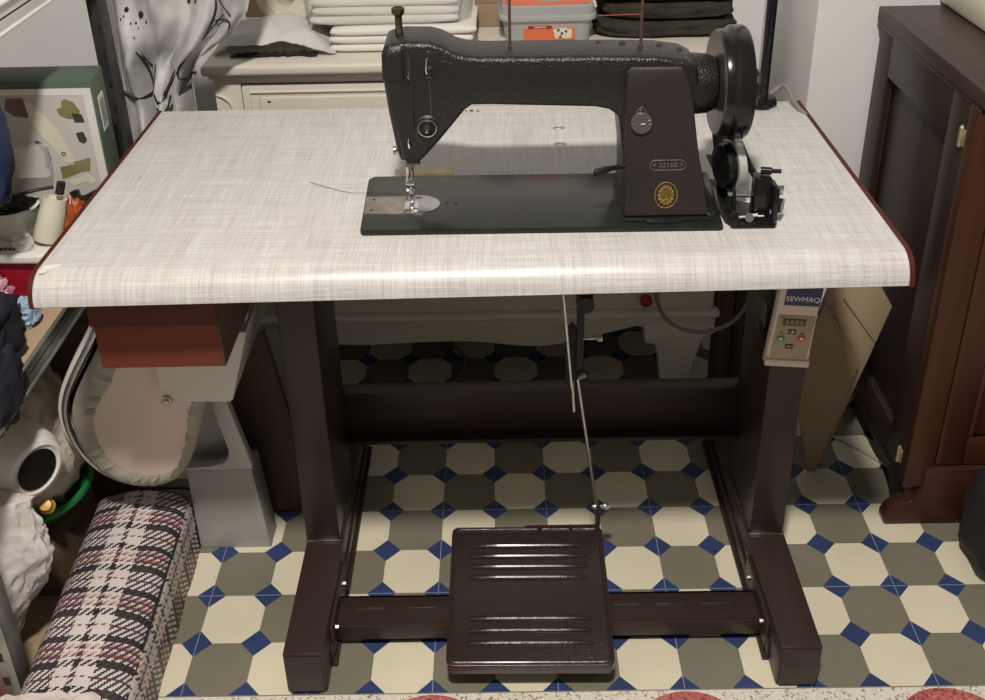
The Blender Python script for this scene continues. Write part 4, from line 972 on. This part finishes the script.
for path, r in (([(0, .715), (.10, .712), (.22, .722), (.33, .718), (.37, .705)], .0030), ([(.22, .55), (.30, .60), (.38, .66), (.46, .70), (.52, .725), (.60, .705), (.68, .65), (.73, .58), (.77, .50), (.79, .42), (.76, .36)], .0020),
                ([(.50, .72), (.60, .685), (.70, .60), (.76, .52), (.84, .44)], .0012), ([(.55, .76), (.68, .75), (.80, .71), (.92, .66), (.99, .655)], .0028), ([(.79, .46), (.86, .455), (.93, .475), (.95, .50)], .0016),
                ([(.74, .55), (.73, .60), (.76, .65), (.84, .67)], .0018), ([(.20, .50), (.26, .57), (.36, .61)], .0014), ([(.48, .735), (.55, .755), (.62, .745), (.70, .70)], .0014), ([(.80, .38), (.84, .41), (.90, .45)], .0010), ([(.44, .70), (.42, .66), (.40, .60)], .0010)):
    g = G(); g.tube([onb(*q) for q in path], r, 6, smooth=2); g.build('black_trim', 'ink', gb)
for u, v, r in ((.14, .42, .005), (.24, .43, .006), (.10, .45, .002), (.17, .46, .002), (.2, .46, .0025), (.27, .455, .002), (.06, .46, .002), (.22, .475, .0015), (.55, .40, .004), (.62, .395, .004), (.12, .44, .002)):
    p = onb(u, v, .001); G().lathe([(0, 0), (r*.8, 0), (r*.6, .0015), (0, .002)], p, (.3, -1, 0), 10, sy=1.5).build('eyelet_mark', 'ink', gb)

# ================================================================== LOWER LEFT: roll, fluff, tub, carrier bag, carton
RO = thing('cloth_roll', 'white cloth roll with black hollow core leaning below the left shelf', 'fabric roll', (-.85, .2, 0))
ax = Vector((.86, -.50, -.02)).normalized(); e0 = Vector((-.815, .150, .335))
g = G(); g.lathe([(0, -.20), (.058, -.20), (.061, -.12), (.060, -.05), (.057, -.02), (.048, -.003), (.041, 0), (.037, -.004), (0, -.004)], e0, ax, 40); g.build('roll', 'cloth_w', RO)
g = G(); g.lathe([(0, 0), (.031, 0), (.034, .0015), (.034, .003), (0, .003)], e0-ax*.004, ax, 36); g.build('core', 'black', RO)
LB = tag(G().box(-1.04, -.865, .20, .395, .0065, .106, .002).build('carton', 'card_dark'), 'low brown carton on the floor carrying the green basin', 'box')
UB = thing('green_basin', 'shallow green plastic basin on a low carton beneath the white roll', 'basin', (-.86, .28, .1065))
g = G(); g.lathe([(0, 0), (.055, 0), (.062, .004), (.108, .058), (.114, .060), (.114, .068), (.106, .069), (.100, .060), (.060, .010), (0, .008)], (-.932, .300, .1065), (0, 0, 1), 48); g.build('basin_shell', 'green', UB)
tag(G().blob((-.920, .305, .270), (.098, .095, .130), e=.85, amp=.12, freq=5, seed=21).build('wool_fluff', 'cloth_y', ang=80), 'heap of off-white raw fluff filling the green basin', 'wool')
tag(G().lathe([(0, 0), (.011, .002), (.013, .012), (.008, .022), (.009, .030), (0, .032)], (-.835, .185, .225), (.2, -.6, .7), 18).build('yellow_cap', 'yellow'), 'small yellow plastic cap by the rim of the green basin', 'cap')
def bagf():
    rings = []
    for j in range(61):
        v = j/60; z = .0015+.335*v
        xr_ = -.925+.135*min(1, v*1.5)**.75; xl_ = -1.0+.03*v; cx = (xr_+xl_)/2; hwx = (xr_-xl_)/2
        hy = .040*(1-.55*max(0, v-.5)/.5)
        r = []
        for i in range(90):
            t = 2*PI*i/90; d = Vector((math.cos(t), math.sin(t), v*2.2))
            k = 1+.14*noise.fractal(d*2.2, .9, 2, 4)-.16*abs(noise.noise(Vector((d.x*3+5, d.y*3, v*9))))-.07*abs(noise.noise(Vector((d.x*9, d.y*9, v*16))))
            r.append((cx+hwx*math.cos(t)*k, .085+hy*math.sin(t)*k, z))
        rings.append(r)
    return rings
tag(G().loft(bagf()).build('carrier_bag', 'bagw', ang=80), 'crumpled white plastic carrier bag standing at the far left floor', 'bag')
tag(G().box(-.900, -.842, -.08, .02, .001, .06, .002).build('red_box', 'redk'), 'dark red box on the floor behind the carrier bag', 'box')
tag(G().box(-1.15, -.816, -.04, .42, .001, .006).build('cardboard_sheet', 'card'), 'brown cardboard sheet lying on the floor between plaid bag and carrier bag', 'cardboard')
SB = thing('dark_fill_box', 'added dark brown box filling the dark corner behind the green basin', 'box', (-.98, .55, 0))  # added box, stands in for the darkness under the shelf
G().box(-1.15, -.80, .44, .60, .001, .40, .004).build('box_body', 'card_dark', SB); G().box(-1.16, -.79, .43, .61, .40, .43, .004).build('lid', 'card_dark', SB)

# ================================================================== LIGHT AND CAMERA
L_ = bpy.data.lights.new('ceiling_lamp', 'AREA'); L_.shape = 'DISK'; L_.size = .20; L_.energy = 88; L_.color = (1, .935, .85)
lo = bpy.data.objects.new('ceiling_lamp', L_); COL.objects.link(lo); lo.location = (-.16, -1.10, 2.85)
L_.shape = 'DISK'
w = bpy.data.worlds.new('World'); S.world = w; w.use_nodes = True
w.node_tree.nodes['Background'].inputs[0].default_value = (1, .94, .88, 1); w.node_tree.nodes['Background'].inputs[1].default_value = .18

cam = bpy.data.cameras.new('camera'); co = bpy.data.objects.new('camera', cam); COL.objects.link(co)
cam.sensor_width = 36; cam.lens = 1018.765/985*36; cam.clip_start = .02
cam.shift_y = 165.119/985*-1*-1 if False else -165.119/985
co.location = (-.07547, -1.10077, 1.42622); co.rotation_euler = (1.119333, .0205612, -.0001936)
S.camera = co
S.view_settings.view_transform = 'Standard'; S.view_settings.look = 'None'; S.view_settings.exposure = 0; S.view_settings.gamma = 1; S.view_settings.use_curve_mapping = False
